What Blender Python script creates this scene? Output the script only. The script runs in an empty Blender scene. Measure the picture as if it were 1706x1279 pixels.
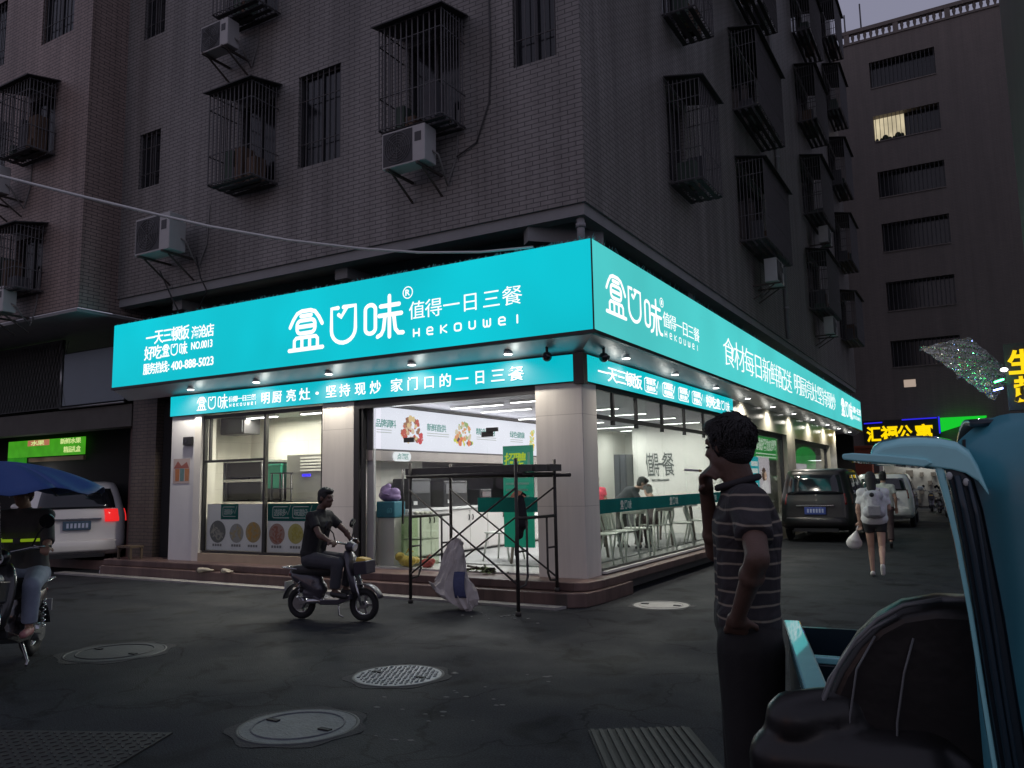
import bpy, bmesh, math, random
from mathutils import Vector, Matrix
random.seed(7)
S = bpy.context.scene
COL = S.collection
R = math.radians
V = Vector

# ------------------------------------------------------------------ camera
YAW, PITCH, ROLL = R(29.981), R(7.103), R(-1.068)
_f = V((-math.sin(YAW)*math.cos(PITCH), math.cos(YAW)*math.cos(PITCH), math.sin(PITCH)))
_r = V((math.cos(YAW), math.sin(YAW), 0)); _u = _r.cross(_f)
_c, _s = math.cos(ROLL), math.sin(ROLL)
_r2 = _r*_c + _u*_s; _u2 = _u*_c - _r*_s
cam = bpy.data.cameras.new('camera'); cam.sensor_width = 36; cam.lens = 28.226
cam.clip_start = 0.05; cam.clip_end = 600
co = bpy.data.objects.new('camera', cam); COL.objects.link(co)
m = Matrix((( _r2.x, _u2.x, -_f.x, 4.4352), (_r2.y, _u2.y, -_f.y, -9.5197), (_r2.z, _u2.z, -_f.z, 1.5), (0,0,0,1)))
co.matrix_world = m
S.camera = co

# ------------------------------------------------------------------ sky, sun, exposure (dusk)
W = bpy.data.worlds.new("World"); S.world = W; W.use_nodes = True
nt = W.node_tree; nt.nodes.clear()
sky = nt.nodes.new('ShaderNodeTexSky'); sky.sky_type = 'NISHITA'; sky.sun_disc = False
SUN_EL, SUN_ROT = R(3), R(200)
sky.sun_elevation = SUN_EL; sky.sun_rotation = SUN_ROT; sky.air_density = 1.6; sky.dust_density = 2.5; sky.ozone_density = 2.2
cloud = nt.nodes.new('ShaderNodeMix'); cloud.data_type = 'RGBA'; cloud.inputs[7].default_value = (2.75, 2.72, 3.7, 1)   # thin even cloud at dusk
cn = nt.nodes.new('ShaderNodeTexNoise'); cn.inputs['Scale'].default_value = 2.2; cn.inputs['Detail'].default_value = 5
cm = nt.nodes.new('ShaderNodeMapRange'); cm.inputs[1].default_value = .3; cm.inputs[2].default_value = .7; cm.inputs[3].default_value = .72; cm.inputs[4].default_value = .92
tcw = nt.nodes.new('ShaderNodeTexCoord'); nt.links.new(tcw.outputs['Generated'], cn.inputs['Vector']); nt.links.new(cn.outputs['Fac'], cm.inputs[0]); nt.links.new(cm.outputs[0], cloud.inputs[0])
bg = nt.nodes.new('ShaderNodeBackground'); bg.inputs[1].default_value = 0.10
wo = nt.nodes.new('ShaderNodeOutputWorld')
nt.links.new(sky.outputs[0], cloud.inputs[6]); nt.links.new(cloud.outputs[2], bg.inputs[0]); nt.links.new(bg.outputs[0], wo.inputs[0])
sl = bpy.data.lights.new('sun', 'SUN'); sl.energy = 0.02; sl.angle = R(12); sl.color = (1.0, .88, .84)
so = bpy.data.objects.new('sun', sl); COL.objects.link(so)
so.rotation_euler = (R(80), 0, R(20))
S.view_settings.view_transform = 'Standard'; S.view_settings.look = 'None'
S.view_settings.exposure = 0.0; S.view_settings.gamma = 1; S.view_settings.use_curve_mapping = False
S.render.engine = 'CYCLES'
S.cycles.use_denoising = True
S.cycles.max_bounces = 8; S.cycles.transparent_max_bounces = 16; S.cycles.glossy_bounces = 3
S.cycles.caustics_reflective = False; S.cycles.caustics_refractive = False
S.cycles.sample_clamp_indirect = 3.0

# ------------------------------------------------------------------ materials
MATS = {}
def srgb(r, g, b):
    f = lambda c: (c/255)/12.92 if c/255 <= .04045 else ((c/255+.055)/1.055)**2.4
    return (f(r), f(g), f(b))
def newmat(name):
    mt = bpy.data.materials.new(name); mt.use_nodes = True
    t = mt.node_tree; b = t.nodes['Principled BSDF']
    return mt, t, b
def M(name, col, rough=.6, metal=0, var=.12, vscale=3.0, bump=0, bscale=40, coat=0, spec=None, rvar=0):
    """painted / plastic / cloth surface with procedural variation"""
    if name in MATS: return MATS[name]
    mt, t, b = newmat(name)
    N = t.nodes; L = t.links
    g = N.new('ShaderNodeNewGeometry')
    n = N.new('ShaderNodeTexNoise'); n.inputs['Scale'].default_value = vscale; n.inputs['Detail'].default_value = 6
    n.inputs['Roughness'].default_value = .65
    L.new(g.outputs['Position'], n.inputs['Vector'])
    mx = N.new('ShaderNodeMix'); mx.data_type = 'RGBA'
    mx.inputs[6].default_value = (*[c*(1-var) for c in col], 1); mx.inputs[7].default_value = (*[min(1, c*(1+var)) for c in col], 1)
    L.new(n.outputs['Fac'], mx.inputs[0]); L.new(mx.outputs[2], b.inputs['Base Color'])
    b.inputs['Roughness'].default_value = rough; b.inputs['Metallic'].default_value = metal
    if rvar:
        mr = N.new('ShaderNodeMapRange'); mr.inputs[1].default_value = .3; mr.inputs[2].default_value = .7
        mr.inputs[3].default_value = rough-rvar; mr.inputs[4].default_value = min(1, rough+rvar)
        L.new(n.outputs['Fac'], mr.inputs[0]); L.new(mr.outputs[0], b.inputs['Roughness'])
    if coat: b.inputs['Coat Weight'].default_value = coat
    if spec is not None: b.inputs['Specular IOR Level'].default_value = spec
    if bump:
        n2 = N.new('ShaderNodeTexNoise'); n2.inputs['Scale'].default_value = bscale; n2.inputs['Detail'].default_value = 4
        L.new(g.outputs['Position'], n2.inputs['Vector'])
        bp = N.new('ShaderNodeBump'); bp.inputs['Strength'].default_value = bump; bp.inputs['Distance'].default_value = .02
        L.new(n2.outputs['Fac'], bp.inputs['Height']); L.new(bp.outputs[0], b.inputs['Normal'])
    MATS[name] = mt
    return mt
def E(name, col, strength=1.0, var=.0, vscale=1.5, base=(.02,.02,.02), rough=.45):
    """a surface that gives off light (sign face, lamp, screen)"""
    if name in MATS: return MATS[name]
    mt, t, b = newmat(name)
    b.inputs['Base Color'].default_value = (*base, 1); b.inputs['Roughness'].default_value = rough
    b.inputs['Specular IOR Level'].default_value = .15; b.inputs['Emission Color'].default_value = (*col, 1); b.inputs['Emission Strength'].default_value = strength
    if var:
        N = t.nodes; L = t.links
        g = N.new('ShaderNodeNewGeometry'); n = N.new('ShaderNodeTexNoise'); n.inputs['Scale'].default_value = vscale
        L.new(g.outputs['Position'], n.inputs['Vector'])
        mr = N.new('ShaderNodeMapRange'); mr.inputs[1].default_value = .3; mr.inputs[2].default_value = .7
        mr.inputs[3].default_value = strength*(1-var); mr.inputs[4].default_value = strength*(1+var)
        L.new(n.outputs['Fac'], mr.inputs[0]); L.new(mr.outputs[0], b.inputs['Emission Strength'])
    MATS[name] = mt
    return mt
def brick(name, c1, c2, grout, bw, bh, mortar=.006, rough=.55, bump=.25, mode='xyz', stain=.25):
    if name in MATS: return MATS[name]
    mt, t, b = newmat(name); N = t.nodes; L = t.links
    g = N.new('ShaderNodeNewGeometry'); sp = N.new('ShaderNodeSeparateXYZ'); L.new(g.outputs['Position'], sp.inputs[0])
    cb = N.new('ShaderNodeCombineXYZ')
    if mode == 'xyz':
        ad = N.new('ShaderNodeMath'); ad.operation = 'ADD'; L.new(sp.outputs[0], ad.inputs[0]); L.new(sp.outputs[1], ad.inputs[1])
        L.new(ad.outputs[0], cb.inputs[0]); L.new(sp.outputs[2], cb.inputs[1])
    else:
        L.new(sp.outputs[0], cb.inputs[0]); L.new(sp.outputs[1], cb.inputs[1])
    br = N.new('ShaderNodeTexBrick'); L.new(cb.outputs[0], br.inputs['Vector'])
    br.inputs['Scale'].default_value = 1; br.inputs['Brick Width'].default_value = bw; br.inputs['Row Height'].default_value = bh
    br.inputs['Mortar Size'].default_value = mortar; br.inputs['Mortar Smooth'].default_value = .3
    br.inputs['Color1'].default_value = (*c1, 1); br.inputs['Color2'].default_value = (*c2, 1); br.inputs['Mortar'].default_value = (*grout, 1)
    n = N.new('ShaderNodeTexNoise'); n.inputs['Scale'].default_value = .7; n.inputs['Detail'].default_value = 8; n.inputs['Roughness'].default_value = .7
    mp = N.new('ShaderNodeMapping'); mp.inputs['Scale'].default_value = (1.6, 1.6, .45); L.new(g.outputs['Position'], mp.inputs[0]); L.new(mp.outputs[0], n.inputs['Vector'])
    mr = N.new('ShaderNodeMapRange'); mr.inputs[1].default_value = .3; mr.inputs[2].default_value = .75; mr.inputs[3].default_value = 1-stain; mr.inputs[4].default_value = 1+stain*.4
    L.new(n.outputs['Fac'], mr.inputs[0])
    mu = N.new('ShaderNodeMix'); mu.data_type = 'RGBA'; mu.blend_type = 'MULTIPLY'; mu.inputs[0].default_value = 1
    L.new(br.outputs['Color'], mu.inputs[6])
    ns = N.new('ShaderNodeTexNoise'); ns.inputs['Scale'].default_value = 1; ns.inputs['Detail'].default_value = 5; ns.inputs['Roughness'].default_value = .6
    ms = N.new('ShaderNodeMapping'); ms.inputs['Scale'].default_value = (3.2, 3.2, .16); L.new(g.outputs['Position'], ms.inputs[0]); L.new(ms.outputs[0], ns.inputs['Vector'])
    m5 = N.new('ShaderNodeMapRange'); m5.inputs[1].default_value = .38; m5.inputs[2].default_value = .62; m5.inputs[3].default_value = 1-stain*1.1; m5.inputs[4].default_value = 1
    L.new(ns.outputs['Fac'], m5.inputs[0])
    m6 = N.new('ShaderNodeMath'); m6.operation = 'MULTIPLY'; L.new(mr.outputs[0], m6.inputs[0]); L.new(m5.outputs[0], m6.inputs[1])
    c3 = N.new('ShaderNodeCombineColor')
    for i in range(3): L.new(m6.outputs[0], c3.inputs[i])
    L.new(c3.outputs[0], mu.inputs[7]); L.new(mu.outputs[2], b.inputs['Base Color'])
    b.inputs['Roughness'].default_value = rough
    bp = N.new('ShaderNodeBump'); bp.inputs['Strength'].default_value = bump; bp.inputs['Distance'].default_value = .01; bp.invert = True
    L.new(br.outputs['Fac'], bp.inputs['Height']); L.new(bp.outputs[0], b.inputs['Normal'])
    MATS[name] = mt
    return mt
def film(name, col):
    """coloured film on glass: lit from either side"""
    if name in MATS: return MATS[name]
    mt = bpy.data.materials.new(name); mt.use_nodes = True; t = mt.node_tree; t.nodes.clear(); N = t.nodes; L = t.links
    o = N.new('ShaderNodeOutputMaterial'); d = N.new('ShaderNodeBsdfDiffuse'); tr = N.new('ShaderNodeBsdfTranslucent'); mx = N.new('ShaderNodeMixShader'); mx.inputs[0].default_value = .6
    g = N.new('ShaderNodeNewGeometry'); n = N.new('ShaderNodeTexNoise'); n.inputs['Scale'].default_value = 3; L.new(g.outputs['Position'], n.inputs['Vector'])
    c = N.new('ShaderNodeMix'); c.data_type = 'RGBA'; c.inputs[6].default_value = (*[v*.85 for v in col], 1); c.inputs[7].default_value = (*[v*1.15 for v in col], 1); L.new(n.outputs['Fac'], c.inputs[0])
    for b in (d, tr): L.new(c.outputs[2], b.inputs[0])
    L.new(d.outputs[0], mx.inputs[1]); L.new(tr.outputs[0], mx.inputs[2]); L.new(mx.outputs[0], o.inputs[0]); MATS[name] = mt
    return mt
def glass(name, tint=(.93,.96,.95), refl=.06, rough=.02):
    if name in MATS: return MATS[name]
    mt = bpy.data.materials.new(name); mt.use_nodes = True; t = mt.node_tree; t.nodes.clear(); N = t.nodes; L = t.links
    o = N.new('ShaderNodeOutputMaterial'); tr = N.new('ShaderNodeBsdfTransparent'); gl = N.new('ShaderNodeBsdfGlossy')
    tr.inputs[0].default_value = (*tint, 1); gl.inputs['Roughness'].default_value = rough; gl.inputs[0].default_value = (1,1,1,1)
    lw = N.new('ShaderNodeLayerWeight'); lw.inputs[0].default_value = .5
    pw = N.new('ShaderNodeMath'); pw.operation = 'POWER'; pw.inputs[1].default_value = 4.5; L.new(lw.outputs['Facing'], pw.inputs[0])
    mu = N.new('ShaderNodeMath'); mu.operation = 'MULTIPLY_ADD'; mu.inputs[1].default_value = .9; mu.inputs[2].default_value = refl; mu.use_clamp = True; L.new(pw.outputs[0], mu.inputs[0])
    mx = N.new('ShaderNodeMixShader'); L.new(mu.outputs[0], mx.inputs[0]); L.new(tr.outputs[0], mx.inputs[1]); L.new(gl.outputs[0], mx.inputs[2])
    L.new(mx.outputs[0], o.inputs[0]); MATS[name] = mt
    return mt

# ------------------------------------------------------------------ mesh building
class MB:
    def __init__(s): s.v = []; s.f = []; s.sm = []
    def add(s, vs, fs, smooth=False):
        o = len(s.v); s.v += [tuple(p) for p in vs]
        for f in fs: s.f.append([i+o for i in f]); s.sm.append(smooth)
        return s
    def box(s, x0, x1, y0, y1, z0, z1):
        if x0 > x1: x0, x1 = x1, x0
        if y0 > y1: y0, y1 = y1, y0
        if z0 > z1: z0, z1 = z1, z0
        return s.add([(x0,y0,z0),(x1,y0,z0),(x1,y1,z0),(x0,y1,z0),(x0,y0,z1),(x1,y0,z1),(x1,y1,z1),(x0,y1,z1)],
                     [(0,3,2,1),(4,5,6,7),(0,1,5,4),(1,2,6,5),(2,3,7,6),(3,0,4,7)])
    def obox(s, c, size, rot=None):
        c = V(c); rot = rot or Matrix.Identity(3); h = [d/2 for d in size]
        vs = [c + rot @ V((sx*h[0], sy*h[1], sz*h[2])) for sz in (-1,1) for sx, sy in ((-1,-1),(1,-1),(1,1),(-1,1))]
        return s.add(vs, [(0,3,2,1),(4,5,6,7),(0,1,5,4),(1,2,6,5),(2,3,7,6),(3,0,4,7)])
    def bar(s, p0, p1, w, h=None, up=(0,0,1)):
        p0 = V(p0); p1 = V(p1); d = p1-p0; l = d.length; d.normalize(); h = h or w
        up = V(up)
        if abs(d.dot(up)) > .95: up = V((1,0,0))
        x = d.cross(up).normalized(); z = x.cross(d)
        rot = Matrix((x, d, z)).transposed()
        return s.obox((p0+p1)/2, (w, l, h), rot)
    def cyl(s, p0, p1, r0, r1=None, n=12, cap=True):
        r1 = r0 if r1 is None else r1
        p0 = V(p0); p1 = V(p1); d = (p1-p0).normalized()
        a = d.orthogonal().normalized(); b = d.cross(a)
        vs = [p0 + (a*math.cos(2*math.pi*i/n) + b*math.sin(2*math.pi*i/n))*r0 for i in range(n)]
        vs += [p1 + (a*math.cos(2*math.pi*i/n) + b*math.sin(2*math.pi*i/n))*r1 for i in range(n)]
        s.add(vs, [(i, (i+1) % n, n+(i+1) % n, n+i) for i in range(n)], True)
        if cap:
            s.add(vs[:n], [tuple(range(n-1,-1,-1))]); s.add(vs[n:], [tuple(range(n))])
        return s
    def sph(s, c, r, rot=None, nu=14, nv=9):
        if not hasattr(r, '__len__'): r = (r,r,r)
        c = V(c); rot = rot or Matrix.Identity(3); vs = [c + rot @ V((0,0,-r[2]))]
        for j in range(1, nv):
            t = -math.pi/2 + math.pi*j/nv
            for i in range(nu):
                p = 2*math.pi*i/nu
                vs.append(c + rot @ V((r[0]*math.cos(t)*math.cos(p), r[1]*math.cos(t)*math.sin(p), r[2]*math.sin(t))))
        vs.append(c + rot @ V((0,0,r[2]))); fs = []
        for i in range(nu): fs.append((0, 1+(i+1) % nu, 1+i))
        for j in range(nv-2):
            for i in range(nu):
                a = 1+j*nu; fs.append((a+i, a+(i+1) % nu, a+nu+(i+1) % nu, a+nu+i))
        a = 1+(nv-2)*nu; k = len(vs)-1
        for i in range(nu): fs.append((a+i, a+(i+1) % nu, k))
        return s.add(vs, fs, True)
    def cap(s, p0, p1, r0, r1=None, n=12):
        """tapered capsule"""
        r1 = r0 if r1 is None else r1
        p0 = V(p0); p1 = V(p1); d = p1-p0
        if d.length < 1e-6: return s.sph(p0, max(r0, r1))
        d.normalize(); a = d.orthogonal().normalized(); b = d.cross(a); rings = []
        for t in (-80, -50, -20): rings.append((p0 + d*r0*math.sin(R(t)), r0*math.cos(R(t))))
        rings.append((p0, r0)); rings.append((p1, r1))
        for t in (20, 50, 80): rings.append((p1 + d*r1*math.sin(R(t)), r1*math.cos(R(t))))
        vs = [c + (a*math.cos(2*math.pi*i/n) + b*math.sin(2*math.pi*i/n))*r for c, r in rings for i in range(n)]
        k = len(rings)
        fs = [(j*n+i, j*n+(i+1) % n, (j+1)*n+(i+1) % n, (j+1)*n+i) for j in range(k-1) for i in range(n)]
        fs += [tuple(range(n-1,-1,-1)), tuple((k-1)*n+i for i in range(n))]
        return s.add(vs, fs, True)
    def tube(s, pts, r, n=8, closed=False, cap=True, radii=None):
        pts = [V(p) for p in pts]; k = len(pts); rings = []; prev = None
        for i, p in enumerate(pts):
            if closed: d = (pts[(i+1) % k]-p).normalized() + (p-pts[i-1]).normalized()
            elif i == 0: d = pts[1]-p
            elif i == k-1: d = p-pts[-2]
            else: d = (pts[i+1]-p).normalized() + (p-pts[i-1]).normalized()
            d = d.normalized() if d.length > 1e-9 else (pts[(i+1) % k]-p).normalized()
            a = d.orthogonal().normalized() if prev is None else (prev - d*prev.dot(d)).normalized()
            prev = a; b = d.cross(a); rr = radii[i] if radii else r
            rings.append([p + (a*math.cos(2*math.pi*j/n) + b*math.sin(2*math.pi*j/n))*rr for j in range(n)])
        vs = [q for rg in rings for q in rg]; fs = []
        for i in range(k if closed else k-1):
            i2 = (i+1) % k
            for j in range(n): fs.append((i*n+j, i*n+(j+1) % n, i2*n+(j+1) % n, i2*n+j))
        s.add(vs, fs, True)
        if cap and not closed: s.add(rings[0], [tuple(range(n-1,-1,-1))]); s.add(rings[-1], [tuple(range(n))])
        return s
    def prism(s, poly, o, u, v, w, depth, smooth=False):
        """polygon (list of 2D) in plane o+u*a+v*b, extruded along w"""
        o = V(o); u = V(u); v = V(v); w = V(w)*depth; n = len(poly)
        a = [o+u*p[0]+v*p[1] for p in poly]; b = [p+w for p in a]
        s.add(a, [tuple(range(n-1,-1,-1))]); s.add(b, [tuple(range(n))])
        return s.add(a+b, [(i, (i+1) % n, n+(i+1) % n, n+i) for i in range(n)], smooth)
    def grid(s, fn, nu, nv, smooth=True):
        vs = [fn(i/nu, j/nv) for j in range(nv+1) for i in range(nu+1)]
        return s.add(vs, [(j*(nu+1)+i, j*(nu+1)+i+1, (j+1)*(nu+1)+i+1, (j+1)*(nu+1)+i) for j in range(nv) for i in range(nu)], smooth)
    def loft(s, rings, smooth=True, cap=True):
        n = len(rings[0]); vs = [p for r in rings for p in r]
        s.add(vs, [(j*n+i, j*n+(i+1) % n, (j+1)*n+(i+1) % n, (j+1)*n+i) for j in range(len(rings)-1) for i in range(n)], smooth)
        if cap: s.add(rings[0], [tuple(range(n-1,-1,-1))]); s.add(rings[-1], [tuple(range(n))])
        return s
    def mesh(s, name):
        me = bpy.data.meshes.new(name); me.from_pydata(s.v, [], s.f)
        me.polygons.foreach_set('use_smooth', s.sm); me.update()
        bm = bmesh.new(); bm.from_mesh(me); bmesh.ops.remove_doubles(bm, verts=bm.verts, dist=1e-5)
        bmesh.ops.recalc_face_normals(bm, faces=bm.faces); bm.to_mesh(me); bm.free()
        return me
    def build(s, name, mat, parent=None, bevel=0, solid=0, subsurf=0):
        return link(name, s.mesh(name), mat, parent, bevel, solid, subsurf)
def link(name, me, mat, parent=None, bevel=0, solid=0, subsurf=0):
    o = bpy.data.objects.new(name, me); COL.objects.link(o)
    if mat:
        me.materials.clear(); me.materials.append(mat)
    if parent:
        o.parent = parent
        if parent.get('world_kids'):
            o.matrix_parent_inverse = Matrix.Translation(-V(parent['origin']))
            o['world_kids'] = 1; o['origin'] = (0.0,0.0,0.0)
    if solid:
        md = o.modifiers.new('solid', 'SOLIDIFY'); md.thickness = solid; md.offset = 0
    if subsurf:
        md = o.modifiers.new('sub', 'SUBSURF'); md.levels = subsurf; md.render_levels = subsurf
    if bevel:
        md = o.modifiers.new('bev', 'BEVEL'); md.width = bevel; md.segments = 2; md.limit_method = 'ANGLE'
        md.harden_normals = False
    return o
def tag(o, label, cat, group=None):
    o['label'] = label; o['category'] = cat
    if group: o['group'] = group
    return o
def thing(name, label, cat, loc=(0,0,0), rz=0, group=None, world=False):
    """an Empty at the thing's base; world=True: children are given in world coordinates"""
    o = bpy.data.objects.new(name, None); COL.objects.link(o); o.empty_display_size = .2
    o.location = loc; o.rotation_euler = (0,0,rz)
    if world: o['world_kids'] = 1; o['origin'] = tuple(float(c) for c in loc)
    return tag(o, label, cat, group)
def struct(o): o['kind'] = 'structure'; return o
def dup(root, loc, rz=0, label=None, group=None):
    r = root.copy(); COL.objects.link(r); r.location = loc; r.rotation_euler = (0,0,rz)
    if label: r['label'] = label
    if group: r['group'] = group
    for ch in list(root.children):
        c = ch.copy(); COL.objects.link(c); c.parent = r
        for g in ch.children:
            d = g.copy(); COL.objects.link(d); d.parent = c
    return r
def evaluated(me, mods):
    o = bpy.data.objects.new('temporary', me); COL.objects.link(o)
    for kind, kw in mods:
        md = o.modifiers.new(kind, kind)
        for k, v in kw.items(): setattr(md, k, v)
    dg = bpy.context.evaluated_depsgraph_get(); dg.update()
    out = bpy.data.meshes.new_from_object(o.evaluated_get(dg), depsgraph=dg)
    bpy.data.objects.remove(o)
    return out
def blob(name, mb, mat, parent=None, voxel=.012, smooth=5):
    """fuse overlapping shapes into one continuous skin"""
    me = evaluated(mb.mesh(name), [('REMESH', dict(mode='VOXEL', voxel_size=voxel, use_smooth_shade=True)), ('SMOOTH', dict(iterations=smooth, factor=.5))])
    me.polygons.foreach_set('use_smooth', [True]*len(me.polygons))
    return link(name, me, mat, parent)

# ------------------------------------------------------------------ writing
_glyph = {}
def glyph(ch, bold=0.0):
    k = (ch, bold)
    if k not in _glyph:
        cu = bpy.data.curves.new('glyph', 'FONT'); cu.body = ch; cu.size = 1; cu.offset = bold; cu.extrude = .02; cu.resolution_u = 3
        o = bpy.data.objects.new('glyph', cu); COL.objects.link(o)
        dg = bpy.context.evaluated_depsgraph_get(); dg.update()
        me = bpy.data.meshes.new_from_object(o.evaluated_get(dg), depsgraph=dg)
        bpy.data.objects.remove(o)
        _glyph[k] = ([v.co.copy() for v in me.vertices], [tuple(p.vertices) for p in me.polygons])
        bpy.data.meshes.remove(me)
    return _glyph[k]
def bounds(vs):
    return min(p.x for p in vs), max(p.x for p in vs), min(p.y for p in vs), max(p.y for p in vs)
_ref = None
class Plane:
    def __init__(s, o, u, v, n): s.o = V(o); s.u = V(u); s.v = V(v); s.n = V(n)
    def p(s, a, b, d=0): return s.o + s.u*a + s.v*b + s.n*d
def put_text(mb, body, pl, u0, u1, z0, z1, off=.004, depth=.006, bold=.012, cells=None, slant=0):
    """CJK text fitted cell by cell; latin text fitted as one string"""
    global _ref
    if _ref is None: _ref = bounds(glyph('国')[0])
    cjk = any(ord(c) > 0x2000 for c in body)
    items = []
    if cjk:
        n = len(body); w = (u1-u0)/n
        for i, c in enumerate(body):
            if c == ' ': continue
            a, b = cells[i] if cells else (u0+w*(i+.04), u0+w*(i+.96))
            items.append((glyph(c, bold), _ref, a, b))
    else:
        g = glyph(body, bold); items.append((g, bounds(g[0]), u0, u1))
    for (vs, fs), (a0, a1, b0, b1), c0, c1 in items:
        out = []
        for p in vs:
            uu = c0 + (p.x-a0)/(a1-a0)*(c1-c0); zz = z0 + (p.y-b0)/(b1-b0)*(z1-z0)
            out.append(pl.p(uu + slant*(zz-z0), zz, off + (depth if p.z > 0 else 0)))
        mb.add(out, fs)
    return mb
def text(name, body, pl, u0, u1, z0, z1, mat, parent, **kw):
    return put_text(MB(), body, pl, u0, u1, z0, z1, **kw).build(name, mat, parent)
def arc(cx, cy, r, a0, a1, n=8, ry=None):
    ry = ry or r
    return [(cx + r*math.cos(R(a0+(a1-a0)*i/n)), cy + ry*math.sin(R(a0+(a1-a0)*i/n))) for i in range(n+1)]
def rrect(x0, x1, y0, y1, r):
    return arc(x1-r, y0+r, r, -90, 0, 5) + arc(x1-r, y1-r, r, 0, 90, 5) + arc(x0+r, y1-r, r, 90, 180, 5) + arc(x0+r, y0+r, r, 180, 270, 5)
def put_strokes(mb, strokes, pl, u0, u1, z0, z1, w, off=.004):
    """monoline lettering with round ends, flattened onto the sign"""
    t = MB()
    for st in strokes:
        closed = st[0] == 'c'; pts = st[1:] if st[0] in ('c', 'o') else st
        q = [V((u0+(u1-u0)*a, z0+(z1-z0)*b, 0)) for a, b in pts]
        t.tube(q, w/2, n=8, closed=closed, cap=False)
        if not closed:
            t.sph(q[0], w/2, nu=8, nv=6); t.sph(q[-1], w/2, nu=8, nv=6)
    mb.add([pl.p(p[0], p[1], off + p[2]*.25) for p in t.v], t.f, True)
    return mb
G_HE = [['o', (.0,.62), (.10,.80), (.22,.95), (.36,1.0), (.64,1.0), (.78,.95), (.90,.80), (1.0,.62)],
        ['c'] + rrect(.22,.78,.43,.76,.12), ['o', (.34,.875), (.66,.875)], ['o', (.24,.60), (.76,.60)],
        ['o', (.14,.04), (.14,.26), (.20,.32), (.80,.32), (.86,.26), (.86,.04)], ['o', (.38,.06), (.38,.30)], ['o', (.62,.06), (.62,.30)], ['o', (-.02,.02), (1.02,.02)]]
G_KOU = [['o', (.50,.98), (.95,.98), (.95,.38)] + arc(.5,.38,.45,0,-180,10,.36) + [(.05,.98), (.30,.98)], ['o', (.62,.96), (.42,.72), (.32,.79)]]
G_WEI = [['c'] + rrect(.0,.28,.14,.88,.13), ['o', (.66,1.04), (.66,.0)], ['o', (.42,.80), (.92,.80)], ['o', (.38,.56), (.98,.56)],
         ['o', (.54,.52), (.50,.20), (.44,.08), (.34,.03)], ['o', (.78,.52), (.82,.18), (.90,.07), (1.02,.06)]]
G_LAT = {'H': [['o',(.1,0),(.1,1)], ['o',(.9,0),(.9,1)], ['o',(.1,.45),(.9,.45)]],
         'E': [['o',(.1,.5),(.9,.5),(.9,.8),(.7,1),(.3,1),(.1,.8),(.1,.2),(.3,0),(.9,0)]],
         'K': [['o',(.1,0),(.1,1)], ['o',(.9,1),(.2,.5),(.9,0)]],
         'O': [['c'] + rrect(.05,.95,0,1,.3)], 'U': [['o',(.1,1),(.1,.2),(.3,0),(.7,0),(.9,.2),(.9,1)]],
         'W': [['o',(.05,1),(.05,.2),(.2,0),(.4,0),(.5,.2),(.5,.8)], ['o',(.5,.2),(.6,0),(.8,0),(.95,.2),(.95,1)]],
         'I': [['o',(.5,0),(.5,1)]]}
def put_latin(mb, word, pl, u0, u1, z0, z1, w, off=.004):
    n = len(word); p = (u1-u0)/n
    for i, c in enumerate(word): put_strokes(mb, G_LAT[c], pl, u0+p*(i+.22), u0+p*(i+.72), z0, z1, w, off)
    return mb
def put_logo(mb, pl, boxes, w, off=.004):
    for g, (a, b, z0, z1) in zip((G_HE, G_KOU, G_WEI), boxes): put_strokes(mb, g, pl, a+w/2, b-w/2, z0+w/2, z1-w/2, w, off)
    return mb
# ================================================================== SETTING
PA = Plane((0,0,0), (1,0,0), (0,0,1), (0,-1,0))       # street front of the shop, facing the camera
PB = Plane((0,0,0), (0,1,0), (0,0,1), (1,0,0))        # side-street front of the shop
def shifted(pl, d): return Plane(pl.o + pl.n*d, pl.u, pl.v, pl.n)
UA = shifted(PA, .24); UB = shifted(PB, .24)            # upper storeys overhang by 24 cm

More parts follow.
